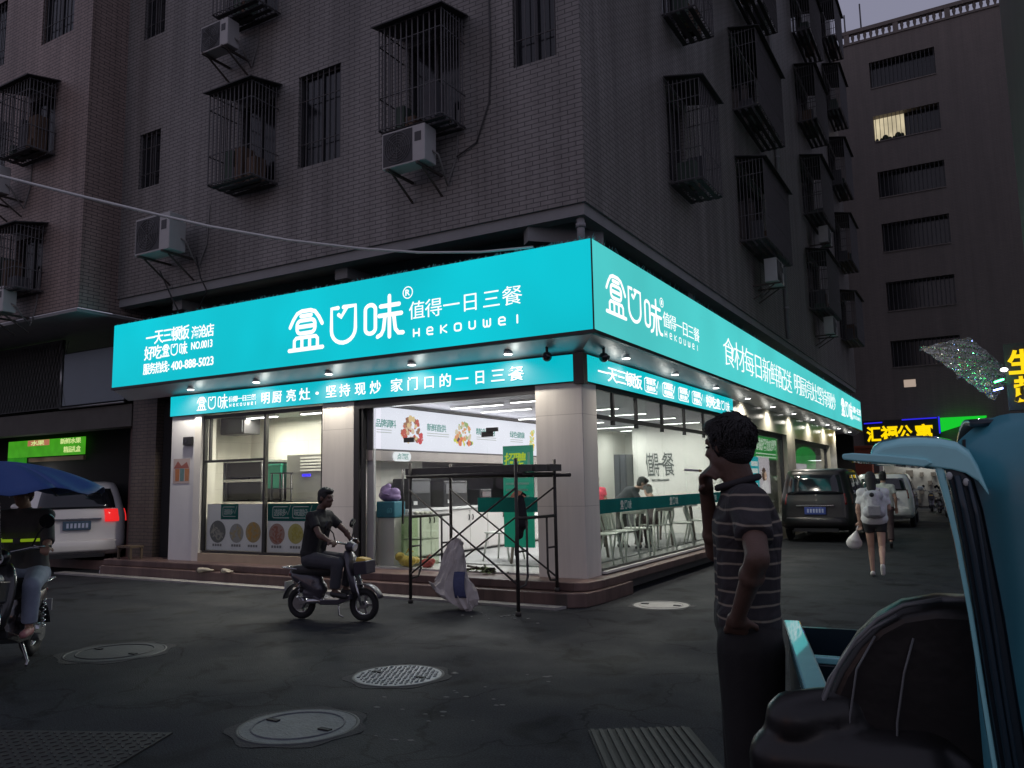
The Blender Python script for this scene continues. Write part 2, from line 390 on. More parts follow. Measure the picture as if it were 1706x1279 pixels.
def asphalt():
    mt, t, b = newmat('asphalt'); N = t.nodes; L = t.links
    g = N.new('ShaderNodeNewGeometry')
    big = N.new('ShaderNodeTexNoise'); big.inputs['Scale'].default_value = .55; big.inputs['Detail'].default_value = 9; big.inputs['Roughness'].default_value = .62
    fine = N.new('ShaderNodeTexNoise'); fine.inputs['Scale'].default_value = 90; fine.inputs['Detail'].default_value = 3
    vor = N.new('ShaderNodeTexVoronoi'); vor.inputs['Scale'].default_value = 130
    crack = N.new('ShaderNodeTexVoronoi'); crack.feature = 'DISTANCE_TO_EDGE'; crack.inputs['Scale'].default_value = .5
    wn = N.new('ShaderNodeTexNoise'); wn.inputs['Scale'].default_value = 1.4; wn.inputs['Detail'].default_value = 5
    va = N.new('ShaderNodeVectorMath'); va.operation = 'ADD'
    for n in (big, fine, vor, wn): L.new(g.outputs['Position'], n.inputs['Vector'])
    L.new(g.outputs['Position'], va.inputs[0]); L.new(wn.outputs['Color'], va.inputs[1]); L.new(va.outputs[0], crack.inputs['Vector'])
    cr = N.new('ShaderNodeValToRGB'); L.new(big.outputs['Fac'], cr.inputs[0])
    e = cr.color_ramp.elements; e[0].position = .22; e[0].color = (.017,.0190,.0225,1); e[1].position = .8; e[1].color = (.029,.0318,.036,1)
    k = N.new('ShaderNodeMapRange'); k.inputs[1].default_value = 0; k.inputs[2].default_value = .010; k.inputs[3].default_value = .35; k.inputs[4].default_value = 1
    L.new(crack.outputs['Distance'], k.inputs[0])
    f2 = N.new('ShaderNodeMapRange'); f2.inputs[1].default_value = .3; f2.inputs[2].default_value = .7; f2.inputs[3].default_value = .45; f2.inputs[4].default_value = 1.65; L.new(fine.outputs['Fac'], f2.inputs[0])
    st = N.new('ShaderNodeTexNoise'); st.inputs['Scale'].default_value = 2.1; st.inputs['Detail'].default_value = 4; st.inputs['Distortion'].default_value = .6; L.new(g.outputs['Position'], st.inputs['Vector'])
    s2 = N.new('ShaderNodeMapRange'); s2.inputs[1].default_value = .56; s2.inputs[2].default_value = .66; s2.inputs[3].default_value = 1.12; s2.inputs[4].default_value = .55; L.new(st.outputs['Fac'], s2.inputs[0])
    m0 = N.new('ShaderNodeMath'); m0.operation = 'MULTIPLY'; L.new(k.outputs[0], m0.inputs[0]); L.new(s2.outputs[0], m0.inputs[1])
    m1 = N.new('ShaderNodeMath'); m1.operation = 'MULTIPLY'; L.new(m0.outputs[0], m1.inputs[0]); L.new(f2.outputs[0], m1.inputs[1])
    c3 = N.new('ShaderNodeCombineColor')
    for i in range(3): L.new(m1.outputs[0], c3.inputs[i])
    mu = N.new('ShaderNodeMix'); mu.data_type = 'RGBA'; mu.blend_type = 'MULTIPLY'; mu.inputs[0].default_value = 1
    L.new(cr.outputs[0], mu.inputs[6]); L.new(c3.outputs[0], mu.inputs[7]); L.new(mu.outputs[2], b.inputs['Base Color'])
    rr = N.new('ShaderNodeMapRange'); rr.inputs[1].default_value = .38; rr.inputs[2].default_value = .66; rr.inputs[3].default_value = .58; rr.inputs[4].default_value = .85
    L.new(big.outputs['Fac'], rr.inputs[0]); L.new(rr.outputs[0], b.inputs['Roughness'])
    b.inputs['Specular IOR Level'].default_value = .11
    bp = N.new('ShaderNodeBump'); bp.inputs['Strength'].default_value = .55; bp.inputs['Distance'].default_value = .006
    L.new(vor.outputs['Distance'], bp.inputs['Height']); L.new(bp.outputs[0], b.inputs['Normal'])
    return mt
struct(MB().add([(-200,-200,0),(200,-200,0),(200,200,0),(-200,200,0)], [(0,1,2,3)]).build('road', asphalt()))

# the raised platform in front of the shop: two steps of reddish stone
m_step = brick('step_stone', (.20,.13,.11), (.16,.10,.09), (.10,.08,.07), .6, .6, .004, .45, .1, 'xy', .35)
m_ledge = M('worn_ledge_stone', (.36,.30,.26), .5, var=.35, vscale=6, bump=.1)
sb = MB()
sb.prism([(-9.55,-.34),(.02,-.42),(.16,-.32),(.22,.05),(.22,7.3),(-.3,7.3),(-.3,.3),(-9.55,.3)], (0,0,.175), (1,0,0), (0,1,0), (0,0,1), .105)
sb.prism([(-9.55,-.40),(.0,-.60),(.20,-.46),(.26,.05),(.26,.9),(-9.55,.9)], (0,0,.0), (1,0,0), (0,1,0), (0,0,1), .171)
pv = struct(sb.build('pavement', m_step, bevel=.012))
kb = MB(); kb.prism([(-10.6,-.62),(-.05,-.80),(.0,-.62),(-10.6,-.42)], (0,0,0), (1,0,0), (0,1,0), (0,0,1), .03)
struct(kb.build('kerb', M('kerb_concrete', (.30,.29,.27), .7, var=.4, vscale=5, bump=.3)))
pv2 = struct(MB().box(-30,-9.55,.2,10,0,.17).build('left_pavement', m_step))

# iron covers and plates in the road
m_iron = M('worn_iron', (.20,.22,.24), .42, .6, var=.6, vscale=14, bump=.2, bscale=60)
m_concrete = M('cover_concrete', (.105,.118,.13), .55, var=.5, vscale=9, bump=.4, bscale=50)
m_rim = M('cover_rim', (.07,.075,.08), .55, .5, var=.4, vscale=12); m_surround = M('cover_surround', (.030,.031,.033), .8, var=.45, vscale=9, bump=.5, bscale=70)
def round_cover(x, y, r, label, mat, kind):
    t = thing('manhole_cover', label, 'manhole cover', (x,y,0), group='covers set in the road')
    rim = MB()
    rim.tube([(r*math.cos(a)*1.035, r*math.sin(a)*1.035, -.006) for a in [2*math.pi*i/40 for i in range(40)]], .016, 6, closed=True)
    rim.build('rim', m_rim, t)
    rq = random.Random(int(x*100)); ap = MB(); ap.cyl((0,0,-.02),(0,0,.003),r*1.2,n=40); ap.v = [(v[0]*k, v[1]*k, v[2]) for v, k in zip(ap.v, [1+.09*math.sin(7*math.atan2(v[1],v[0]))*rq.uniform(.4,1) for v in ap.v])]; ap.build('surround', m_surround, t)
    d = MB(); d.cyl((0,0,-.02), (0,0,.008), r, n=40)
    if kind == 'studs':
        for i in range(-8, 9):
            for j in range(-8, 9):
                px, py = i*.042 + (j % 2)*.021, j*.042
                if px*px+py*py < (r-.03)**2: d.obox((px,py,.011), (.026,.012,.010), Matrix.Rotation(R(45 if (i+j) % 2 else -45), 3, 'Z'))
    else:
        d.tube([(r*.8*math.cos(a), r*.8*math.sin(a), .008) for a in [2*math.pi*i/32 for i in range(32)]], .008, 6, closed=True)
    d.build('lid', mat, t)
    for s in (-1, 1): MB().obox((s*r*.62,0,.012), (.09,.035,.010)).build('lifting_slot', M('slot_black', (.012,.012,.014), .7), t)
    return t
round_cover(.30,-4.25,.345,'round iron manhole cover with a studded pattern, nearer the steps', m_iron, 'studs')
round_cover(.57,-5.61,.36,'plain pale concrete manhole cover, nearest to the viewer', m_concrete, 'plain')
round_cover(.95,.05,.33,'pale worn manhole cover beside the corner of the platform', M('pale_worn_cover', (.34,.33,.31), .5, var=.45, vscale=12, bump=.3), 'plain')
round_cover(-2.72,-4.66,.42,'dull round cover in the road near the rider under the umbrella', M('dull_cover', (.045,.048,.052), .6, .1, var=.3, vscale=8, bump=.3), 'plain')
def plate(x, y, rz, w, l, label, ribs):
    t = thing('drain_cover' if ribs else 'checker_plate', label, 'drain cover' if ribs else 'metal plate', (x,y,0), rz)
    b = MB().box(-w/2,w/2,-l/2,l/2,-.02,.010)
    b.build('plate', M('rusty_plate', (.030,.029,.028), .7, .1, var=.5, vscale=9), t)
    r = MB()
    if ribs:
        k = int(w/.05)
        for i in range(k): r.box(-w/2+.012+i*.05, -w/2+.034+i*.05, -l/2+.02, l/2-.02, .010, .022)
    else:
        for i in range(int(w/.06)):
            for j in range(int(l/.06)):
                r.obox((-w/2+.03+i*.06, -l/2+.03+j*.06, .012), (.034,.010,.007), Matrix.Rotation(R(45 if (i+j) % 2 else -45), 3, 'Z'))
    r.build('ribs', M('worn_rib', (.045,.042,.040), .65, .1, var=.6, vscale=14), t)
plate(2.78,-5.15,R(32),.62,1.0,'ribbed iron drain cover at the feet of the man in the striped shirt', True)
plate(-.55,-6.75,R(24),1.5,.8,'dark checker plate in the road at the lower left', False)
t = MB(); rnd = random.Random(3)
for i in range(14):
    a, b2 = rnd.gauss(0,.28), rnd.gauss(0,.10); s = rnd.uniform(.012,.035)
    t.obox((-.35+a,-1.45+b2,.006), (s*1.2,s*.8,.006), Matrix.Rotation(rnd.uniform(0,3), 3, 'Z'))
o = tag(t.build('paper_scraps', M('scrap_white', (.22,.22,.21), .8)), 'scattered scraps of pale litter on the road by the scaffold', 'litter'); o['kind'] = 'stuff'
t = MB()
for i in range(30):
    x, y = rnd.uniform(.6,1.5), rnd.uniform(-5.6,-3.7); s = rnd.uniform(.008,.026)
    t.sph((x,y,.0005), (s*1.3,s,.0022), nu=8, nv=4)
o = tag(t.build('chewing_gum_spots', M('gum_grey', (.09,.09,.09), .7)), 'pale spots of old chewing gum trodden into the road', 'stains'); o['kind'] = 'stuff'

# ------------------------------------------------------------------ walls with openings
def wall(mb, pl, u0, u1, v0, v1, holes=(), depth=.14):
    us = sorted({u0,u1,*[h[0] for h in holes],*[h[1] for h in holes]}); vs = sorted({v0,v1,*[h[2] for h in holes],*[h[3] for h in holes]})
    for i in range(len(us)-1):
        for j in range(len(vs)-1):
            cu, cv = (us[i]+us[i+1])/2, (vs[j]+vs[j+1])/2
            if any(h[0] < cu < h[1] and h[2] < cv < h[3] for h in holes): continue
            mb.add([pl.p(us[i],vs[j]),pl.p(us[i+1],vs[j]),pl.p(us[i+1],vs[j+1]),pl.p(us[i],vs[j+1])], [(0,1,2,3)])
    for a, b, c, d in holes:
        q = [(a,c),(b,c),(b,d),(a,d)]
        for k in range(4):
            p, r = q[k], q[(k+1) % 4]
            mb.add([pl.p(*p),pl.p(*r),pl.p(*r,-depth),pl.p(*p,-depth)], [(0,1,2,3)])
    return mb
def pbox(mb, pl, u0, u1, v0, v1, d0, d1):
    q = [pl.p(a,b,d) for d in (d0,d1) for a, b in ((u0,v0),(u1,v0),(u1,v1),(u0,v1))]
    return mb.add(q, [(0,3,2,1),(4,5,6,7),(0,1,5,4),(1,2,6,5),(2,3,7,6),(3,0,4,7)])
m_alu = M('dark_aluminium', (.06,.06,.065), .45, .3)
m_bars = M('grille_steel', (.12,.115,.118), .5, .4, var=.3, vscale=15)
m_rust = M('cage_sheet', (.05,.048,.05), .7, .1, var=.4, vscale=6)
m_pane = M('dark_window_glass', (.018,.02,.024), .12, 0, spec=.6)
m_dark = M('recess_shade', (.012,.012,.013), .9)  # near-black colour puts the shade of unlit recesses into their walls
def window(pl, a, b, c, d, parent, grille=True, depth=.13, mat=None):
    f = MB(); w = .045
    for r in ((a,a+w,c,d),(b-w,b,c,d),(a+w,b-w,c,c+w),(a+w,b-w,d-w,d)): pbox(f, pl, *r, -depth, -depth+.05)
    mid = (a+b)/2; pbox(f, pl, mid-.02, mid+.02, c+w, d-w, -depth+.004, -depth+.045)
    o = f.build('window', m_alu, parent)
    pbox(MB(), pl, a+w, b-w, c+w, d-w, -depth+.005, -depth+.017).build('pane', mat or m_pane, o)
    if grille:
        g = MB(); n = max(4, int((b-a)/.115))
        for i in range(n):
            u = a+.03+(b-a-.06)*i/(n-1); g.cyl(pl.p(u,c,-.03), pl.p(u,d,-.03), .009, n=6, cap=False)
        for v in (c+.25*(d-c), c+.72*(d-c)): g.cyl(pl.p(a,v,-.03), pl.p(b,v,-.03), .009, n=6, cap=False)
        g.build('grille', m_bars, o)
    return o
def cage(pl, a, b, c, d, parent, out=.6, clutter=0):
    """burglar cage hung on the wall round a window"""
    window(pl, a+.08, b-.08, c+.12, d-.12, parent, grille=False)
    g = MB(); n = max(5, int((b-a)/.095)); z2 = d-.10
    for i in range(n+1):
        u = a+(b-a)*i/n; g.cyl(pl.p(u,c,out), pl.p(u,z2,out), .0115, n=6, cap=False)
        g.cyl(pl.p(u,c,out), pl.p(u,c,.01), .008, n=5, cap=False)
    for s in (a, b):
        for i in range(1, 8): g.cyl(pl.p(s,c,out*i/8), pl.p(s,z2+.1*(1-i/8),out*i/8), .010, n=6, cap=False)
    for v in (c+.02, c+(d-c)*.3, c+(d-c)*.78, z2):
        g.tube([pl.p(a,v,.01), pl.p(a,v,out), pl.p(b,v,out), pl.p(b,v,.01)], .011, 6, cap=False)
    o = g.build('window_cage', m_bars, parent)
    r = MB(); q = [pl.p(a-.07,d+.05,.01), pl.p(b+.07,d+.05,.01), pl.p(b+.07,z2+.005,out+.1), pl.p(a-.07,z2+.005,out+.1)]
    r.add(q+[p+V((0,0,.02)) for p in q], [(0,1,2,3),(7,6,5,4),(0,4,5,1),(1,5,6,2),(2,6,7,3),(3,7,4,0)])
    r.build('cage_roof', m_rust, o)
    fl = MB(); k = max(3, int(out/.14))
    for i in range(k): pbox(fl, pl, a+.01, b-.01, c-.022, c-.006, .03+i*out/k, .03+i*out/k+.085)
    fl.build('cage_floor', m_rust, o)
    if clutter:
        rr = random.Random(clutter)
        for i in range(rr.randint(3,6)):
            u = rr.uniform(a+.08,b-.3); h = rr.uniform(.2,.75); pbox(MB(), pl, u, u+rr.uniform(.14,.3), c+.0, c+h, .12+.01*i, .42-.012*i).build('stored_box', M('clutter_'+str((clutter+i) % 3), [(.10,.10,.11),(.14,.09,.06),(.07,.10,.08)][(clutter+i) % 3], .8), o)
    return o
T_MAIN = brick('grey_tile_wall', (.345,.325,.31), (.315,.295,.28), (.115,.108,.105), .22, .066, .008, .5, .3)
T_LEFT = brick('brown_tile_lamp_warmed', (.46,.35,.31), (.41,.31,.275), (.12,.095,.09), .22, .066, .008, .5, .3)  # brown tile, lightened and reddened in place of warm lamplight
T_FAR = brick('brown_wall_lamp_tint', (.225,.188,.165), (.208,.174,.153), (.15,.125,.11), .3, .08, .006, .6, .15, stain=.12)  # brown tile with the warm tint of lamplight put into its colour
m_soffit = M('soffit_render', (.32,.32,.32), .8, var=.25, vscale=2)

# ------------------------------------------------------------------ the apartment block over the shop
BX0, BY1, BZ0, BZ1 = -9.65, 26.5, 5.16, 25.5
bld = thing('apartment_building', 'grey tiled apartment block on the corner over the lit turquoise shop', 'building', (-4.7, 13, 0), world=True)
cagesA = [(-6.39,-5.38,6.55,8.25),(-2.72,-1.61,6.6,8.27)]
winA = [(-4.93,-4.0,6.73,8.33),(-.80,-.12,7.3,8.9),(-9.12,-8.5,7.23,8.33)]
cagesB = [(3.2,4.33,6.5,8.35),(7.9,10.6,6.7,8.6),(16.3,18.7,6.7,8.6),(22.8,25.0,6.7,8.6)]
FH = 3.05; hA = []; hB = []
for fl in range(6):
    dz = fl*FH
    for a, b, c, d in cagesA: hA.append((a+.08,b-.08,c+.12+dz,d-.12+dz))
    for a, b, c, d in winA:
        if d+dz < BZ1-.2: hA.append((a,b,c+dz,d+dz))
    for a, b, c, d in cagesB: hB.append((a+.08,b-.08,c+.12+dz,d-.12+dz))
w = MB()
wall(w, UA, BX0, .24, BZ0, BZ1, hA); wall(w, UB, -.24, BY1, BZ0, BZ1, hB)
w.add([(BX0,BY1,BZ0),(.24,BY1,BZ0),(.24,BY1,BZ1),(BX0,BY1,BZ1)], [(0,1,2,3)])
w.add([(BX0,-.24,BZ0),(BX0,BY1,BZ0),(BX0,BY1,BZ1),(BX0,-.24,BZ1)], [(0,1,2,3)])
w.add([(BX0,-.24,BZ1),(.24,-.24,BZ1),(.24,BY1,BZ1),(BX0,BY1,BZ1)], [(0,1,2,3)])
w.build('wall', T_MAIN, bld)
for fl in range(6):
    dz = fl*FH
    if fl < 3:
        for i, (a, b, c, d) in enumerate(cagesA): cage(UA, a, b, c+dz, d+dz, bld, clutter=fl*7+i+1)
    else:
        for a, b, c, d in cagesA: window(UA, a+.08, b-.08, c+.12+dz, d-.12+dz, bld)
    for i, (a, b, c, d) in enumerate(winA):
        if d+dz < BZ1-.2: window(UA, a, b, c+dz, d+dz, bld, grille=fl < 3)
    for i, (a, b, c, d) in enumerate(cagesB): cage(UB, a, b, c+dz, d+dz, bld, clutter=fl*5+i+2)
# underside of the overhang, the set-back wall under it, beams
u = MB().add([(BX0,-.24,BZ0),(.24,-.24,BZ0),(.24,BY1,BZ0),(BX0,BY1,BZ0)], [(0,1,2,3)])
u.build('soffit', m_soffit, bld)
m_recess = M('recess_render', (.30,.32,.34), .85, var=.25, vscale=2)
MB().box(BX0,-.72,.72,.86,3.3,BZ0-.003).box(-.86,-.72,.86,BY1,3.3,BZ0-.003).build('set_back_wall', m_recess, bld)
bm_ = MB()
bm_.box(BX0,.2,-.2,.02,BZ0-.16,BZ0-.003); bm_.box(-.02,.2,.02,BY1,BZ0-.16,BZ0-.003)
bm_.obox((-.35,.3,BZ0-.2), (.22,1.1,.33), Matrix.Rotation(R(-45), 3, 'Z'))
for x in (-8.2,-4.2): bm_.box(x-.13,x+.13,.02,.72,BZ0-.34,BZ0-.163)
for y in (5,10,15,20): bm_.box(-.72,-.02,y-.13,y+.13,BZ0-.34,BZ0-.163)
bm_.build('beam', m_soffit, bld)
pp = MB(); pp.tube([(.10,-.10,4.55),(.10,-.10,4.95),(.06,-.02,5.05),(-.1,.2,5.08)], .055, 10); pp.cyl((.10,-.10,4.86),(.10,-.10,4.92),.068,n=12)
pp.build('drain_pipe', M('pipe_pvc', (.34,.34,.35), .5, var=.2), bld)
MB().box(BX0,-.55,.9,26.3,.3,.32).build('ground_floor_slab', m_soffit, bld)

# ------------------------------------------------------------------ the block on the left
LB = thing('left_apartment_block', 'brown tiled apartment block at the left edge, set forward of the grey one', 'building', (-13,-.6,0), world=True)
LA = Plane((0,-1.0,0), (1,0,0), (0,0,1), (0,-1,0)); LS = Plane((-9.62,0,0), (0,1,0), (0,0,1), (1,0,0))
lw = [(-11.34,-10.24,10.48,11.95)]; lc = [(-11.68,-10.62,8.0,9.45),(-11.88,-10.78,5.3,6.6)]
lw2 = [(-13.6,-12.43,7.95,9.15),(-13.8,-12.7,10.48,11.95),(-13.9,-12.9,5.3,6.6)]
hs = lw + lw2 + [(a+.08,b-.08,c+.12,d-.12) for a,b,c,d in lc]
w = MB(); wall(w, LA, -24, -9.62, 4.86, 22, hs)
w.add([(-9.62,-1,4.86),(-9.62,.0,4.86),(-9.62,.0,22),(-9.62,-1,22)], [(0,1,2,3)])
w.add([(-9.662,-.3,4.86),(-9.662,10,4.86),(-9.662,10,22),(-9.662,-.3,22)], [(0,1,2,3)])
w.add([(-24,-1,22),(-9.62,-1,22),(-9.62,10,22),(-24,10,22)], [(0,1,2,3)])
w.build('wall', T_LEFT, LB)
for h in lw+lw2: window(LA, *h, LB)
for i, h in enumerate(lc): cage(LA, *h, LB, out=.55, clutter=30+i)
MB().box(-24,-9.66,-.995,10,4.80,4.857).build('soffit', m_soffit, LB)
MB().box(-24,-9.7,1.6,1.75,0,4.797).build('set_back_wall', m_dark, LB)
MB().box(-24,-10.0,.42,.75,2.78,3.22).build('beam', M('beam_render', (.11,.105,.095), .8, var=.3), LB)
MB().box(-9.78,-9.06,.3,.95,0,4.797).build('pillar', brick('dark_brown_tiles', (.15,.12,.095), (.13,.10,.085), (.06,.05,.045), .22, .066, .008, .5, .3), LB)
MB().box(-10.3,-9.79,.62,.7,.0,2.77).build('shutter_door', M('red_brown_shutter', (.09,.05,.045), .6, var=.3), LB)
# dark unlit sign boxes over its ground floor
sgn = thing('unlit_sign', 'unlit blue-grey mirror sign panel over the ground floor at the left', 'sign', (-11.3,.35,3.2), world=True)
MB().box(-12.25,-10.15,.34,.418,3.30,4.42).build('panel', M('mirror_panel', (.13,.16,.185), .3, .4, var=.15, vscale=1), sgn, bevel=.01)
f = MB(); f.tube([(-12.3,.335,3.26),(-12.3,.335,4.52)], .03, 8); f.tube([(-12.3,.335,3.26),(-10.12,.335,3.26)], .022, 8); f.build('frame', M('sign_frame_steel', (.35,.36,.36), .3, .8), sgn)
sgn2 = thing('lattice_sign', 'black unlit sign with a lattice face, leftmost over the pavement', 'sign', (-14.5,.3,3.2), world=True)
MB().box(-18,-12.36,.36,.418,3.28,4.75).build('panel', M('sign_black', (.02,.024,.022), .5), sgn2)
lt = MB()
for i in range(46):
    x = -18+i*.12
    lt.bar((x,.35,3.3), (x+.12*4,.35,3.3+.48*2.9), .012, .012)
    lt.bar((x+.48,.345,3.3), (x,.345,3.3+.48*2.9), .012, .012)
lt.build('lattice', M('lattice_grey', (.06,.065,.062), .6), sgn2)
# green lit shop sign under the arcade
gs = thing('green_shop_sign', 'bright green lit shop sign under the dark arcade at the left', 'sign', (-15.5,1.55,2.3), world=True)
PG = Plane((0,1.5,0), (1,0,0), (0,0,1), (0,-1,0))
pbox(MB(), PG, -16.3, -13.2, 2.36, 2.76, 0, .05).build('panel', E('green_sign_light', srgb(70,165,32), .75, .15, 4), gs)
pbox(MB(), PG, -16.3, -15.55, 1.9, 2.352, 0, .05).build('side_panel', E('green_sign_light_dim', srgb(40,130,20), .8, .15, 4), gs)
rd = MB(); pbox(rd, PG, -15.45, -14.55, 2.62, 2.755, .052, .056); rd.build('red_patch', E('sign_pink', srgb(190,120,90), .8), gs)
tx = MB(); put_text(tx, '水果', PG, -15.3, -14.75, 2.63, 2.74, off=.058); put_text(tx, '新鲜水果', PG, -14.1, -13.3, 2.62, 2.74, off=.053); put_text(tx, '精品礼盒', PG, -13.95, -13.3, 2.42, 2.55, off=.053)
tx.build('lettering', E('sign_pale_yellow', srgb(215,235,150), .9), gs)
pbox(MB(), PG, -15.4, -13.2, 2.24, 2.33, -.02, .04).build('lower_trim', M('tan_trim', (.34,.25,.15), .6), gs)
lp = thing('arcade_lamp', 'small white lamp glowing under the green sign at the left', 'lamp', (-14.9,1.3,2.0))
MB().cyl((0,0,.06),(0,0,.09),.11,n=16).build('housing', m_alu, lp)
MB().cyl((0,0,.035),(0,0,.06),.10,.10,n=16).build('bulb', E('lamp_white', (1,.95,.9), 6), lp)
sl_ = bpy.data.lights.new('arcade_lamp_light', 'POINT'); sl_.energy = 6; sl_.shadow_soft_size = .1; slo = bpy.data.objects.new('arcade_lamp_light', sl_); COL.objects.link(slo); slo.parent = lp; slo.location = (0,0,-.08)

# ------------------------------------------------------------------ the tall block closing the street
FB = thing('far_apartment_block', 'tall red-brown apartment block closing the end of the side street', 'building', (5,36,0), world=True)
PF = Plane((0,35,0), (1,0,0), (0,0,1), (0,-1,0))
rows = [(23.35,21.85),(20.35,18.9),(17.3,15.85),(14.5,12.95),(11.4,9.85),(8.35,6.95)]
fh = []
for zt, zb in rows: fh += [(1.0,4.08,zb,zt),(8.0,11.0,zb,zt)]
fh.append((1.45,2.0,5.95,6.35))
w = MB(); wall(w, PF, -14, 16, 0, 24.6, fh, depth=.5)
w.add([(-14,35,24.6),(16,35,24.6),(16,48,24.6),(-14,48,24.6)], [(0,1,2,3)]); w.add([(-14,35,0),(-14,48,0),(-14,48,24.6),(-14,35,24.6)], [(0,1,2,3)])
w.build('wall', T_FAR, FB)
m_warm = E('lit_room', srgb(225,210,175), .75, .25, 1.2)
for i, (zt, zb) in enumerate(rows):
    for x0 in (1.0, 8.0):
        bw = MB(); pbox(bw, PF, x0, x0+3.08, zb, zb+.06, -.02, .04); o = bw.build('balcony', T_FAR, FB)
        rl = MB()
        for k in range(16): rl.cyl(PF.p(x0+.1+k*.195,zb+.06,-.05), PF.p(x0+.1+k*.195,zt,-.05), .014, n=5, cap=False)
        rl.build('grille', m_bars, o)
        if i == 1 and x0 == 1.0:
            pbox(MB(), PF, x0, x0+1.45, zb, zt, -.5, -.47).build('lit_window', m_warm, o)
            cl = MB(); rr = random.Random(4)
            for k in range(7): cl.sph(PF.p(x0+.1+k*.2, zb+.12+rr.uniform(0,.12), -.25), (rr.uniform(.08,.18),.1,rr.uniform(.1,.24)), nu=8, nv=5)
            cl.build('potted_plants', M('plant_dark', (.03,.045,.02), .8), o)
            pbox(MB(), PF, x0+1.45, x0+3.08, zb, zt, -.5, -.47).build('dark_window', m_pane, o)
        else: pbox(MB(), PF, x0, x0+3.08, zb, zt, -.5, -.47).build('dark_window', m_pane, o)
pbox(MB(), PF, 1.45, 2.0, 5.95, 6.35, -.3, -.27).build('lit_window', E('lit_window_pink', srgb(190,170,155), .8), FB)
bal = MB(); pbox(bal, PF, -3, 16, 24.6, 24.72, -.3, .06); pbox(bal, PF, -3, 16, 25.22, 25.42, -.28, .04)
for k in range(-5, 54):
    x = k*.3
    if k % 8 == 0: pbox(bal, PF, x-.13, x+.13, 24.72, 25.22, -.26, .02)
    else:
        for z0, z1, ra, rb in ((24.72,24.84,.085,.05),(24.84,25.02,.05,.09),(25.02,25.22,.09,.06)): bal.cyl(PF.p(x,z0,-.12), PF.p(x,z1,-.12), ra, rb, n=8, cap=False)
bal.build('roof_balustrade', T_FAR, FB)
an = MB(); an.cyl((-.05,35.2,25.4),(-.05,35.2,26.5),.04); an.cyl((.75,35.2,25.4),(.75,35.2,26.9),.04); an.build('antenna', m_bars, FB)
# neon sign on its ground floor
ns = thing('yellow_neon_sign', 'yellow neon lettering with a blue neon line over the far gateway', 'sign', (1,34.9,3.2), world=True)
m_yel = E('neon_yellow', srgb(255,214,0), 1.1); m_blue = E('neon_blue', srgb(45,40,235), 1.0)
pbox(MB(), PF, -.55, 2.9, 3.15, 4.35, .02, .12).build('backing', M('sign_black', (.02,.024,.022), .5), ns)
text('lettering', '汇福公寓', PF, -.35, 2.75, 3.3, 4.0, m_yel, ns, off=.124, depth=.04, bold=.03, cells=[(-.35,.20),(.32,.98),(1.05,1.62),(1.85,2.55)])
bl = MB(); bl.tube([PF.p(-.5,4.22,.15), PF.p(.35,4.24,.15)], .03, 6); bl.tube([PF.p(1.25,4.32,.15), PF.p(2.8,4.34,.15)], .03, 6); bl.build('neon_line', m_blue, ns)
gsn = thing('green_wedge_sign', 'green lit wedge-shaped sign edged in blue beside the neon lettering', 'sign', (3.2,34,3.5), world=True)
MB().prism([(2.95,3.62),(4.9,4.22),(4.9,4.30),(2.95,4.30)], (0,34.7,0), (1,0,0), (0,0,1), (0,-1,0), .25).build('panel', E('green_panel', srgb(20,200,45), 1.0), gsn)
MB().tube([(2.9,34.4,3.55),(2.9,34.4,4.36)], .035, 6).build('blue_edge', m_blue, gsn)
# street-level clutter in front of the far block: gateway pillar and dim shop bay
gp = thing('red_gate_pillar', 'red-brown gate pillar under the neon sign at the far end', 'pillar', (-.7,33.5,0), world=True)
MB().box(-.95,-.1,33.4,34,.0,2.9).box(-1.0,-.05,33.35,34.05,2.9,3.05).build('pillar', M('red_gate', (.30,.07,.035), .6, var=.2), gp, bevel=.02)
bay = thing('lit_shop_bay', 'pale lit shop bay crowded with goods at the far end of the street', 'shop', (1.8,34.2,0), world=True)
MB().box(.25,4.6,34.86,34.92,.05,2.7).build('back_wall', M('bay_wall', (.42,.41,.36), .7, var=.4, vscale=4), bay)
MB().box(.12,.28,34.3,34.86,0,2.7).build('jamb', M('bay_jamb', (.62,.62,.58), .6), bay)
gd = MB(); rr = random.Random(9)
for k in range(36): x = rr.uniform(.4,4.3); z = rr.choice((.2,.65,1.1,1.5)); gd.box(x,x+rr.uniform(.12,.32),34.5,34.8,z,z+rr.uniform(.15,.36))
gd.build('goods', M('goods_mixed', (.16,.14,.11), .7, var=.7, vscale=5), bay)
MB().box(.6,1.3,34.4,34.5,2.45,2.52).build('tube_lamp', E('tube_lamp', (1,1,.92), 5), bay)
bl_ = bpy.data.lights.new('bay_light', 'AREA'); bl_.energy = 20; bl_.size = 1.5; blo = bpy.data.objects.new('bay_light', bl_); COL.objects.link(blo); blo.parent = bay; blo.location = (.2,-.3,2.4)

# ------------------------------------------------------------------ pale block on the right of the side street
RB = thing('pale_corner_building', 'pale rendered building whose rounded corner shows at the right edge', 'building', (8,5,0), world=True)
w = MB()
prof = [(6.09,7)] + [(6.09+.35-.35*math.cos(R(a)), 18.6+.35*math.sin(R(a))) for a in range(0,91,15)] + [(14,18.95),(14,7)]
w.prism(prof, (0,0,0), (1,0,0), (0,1,0), (0,0,1), 24)
w.build('wall', M('pale_render', (.52,.48,.44), .75, var=.12, vscale=.8), RB)
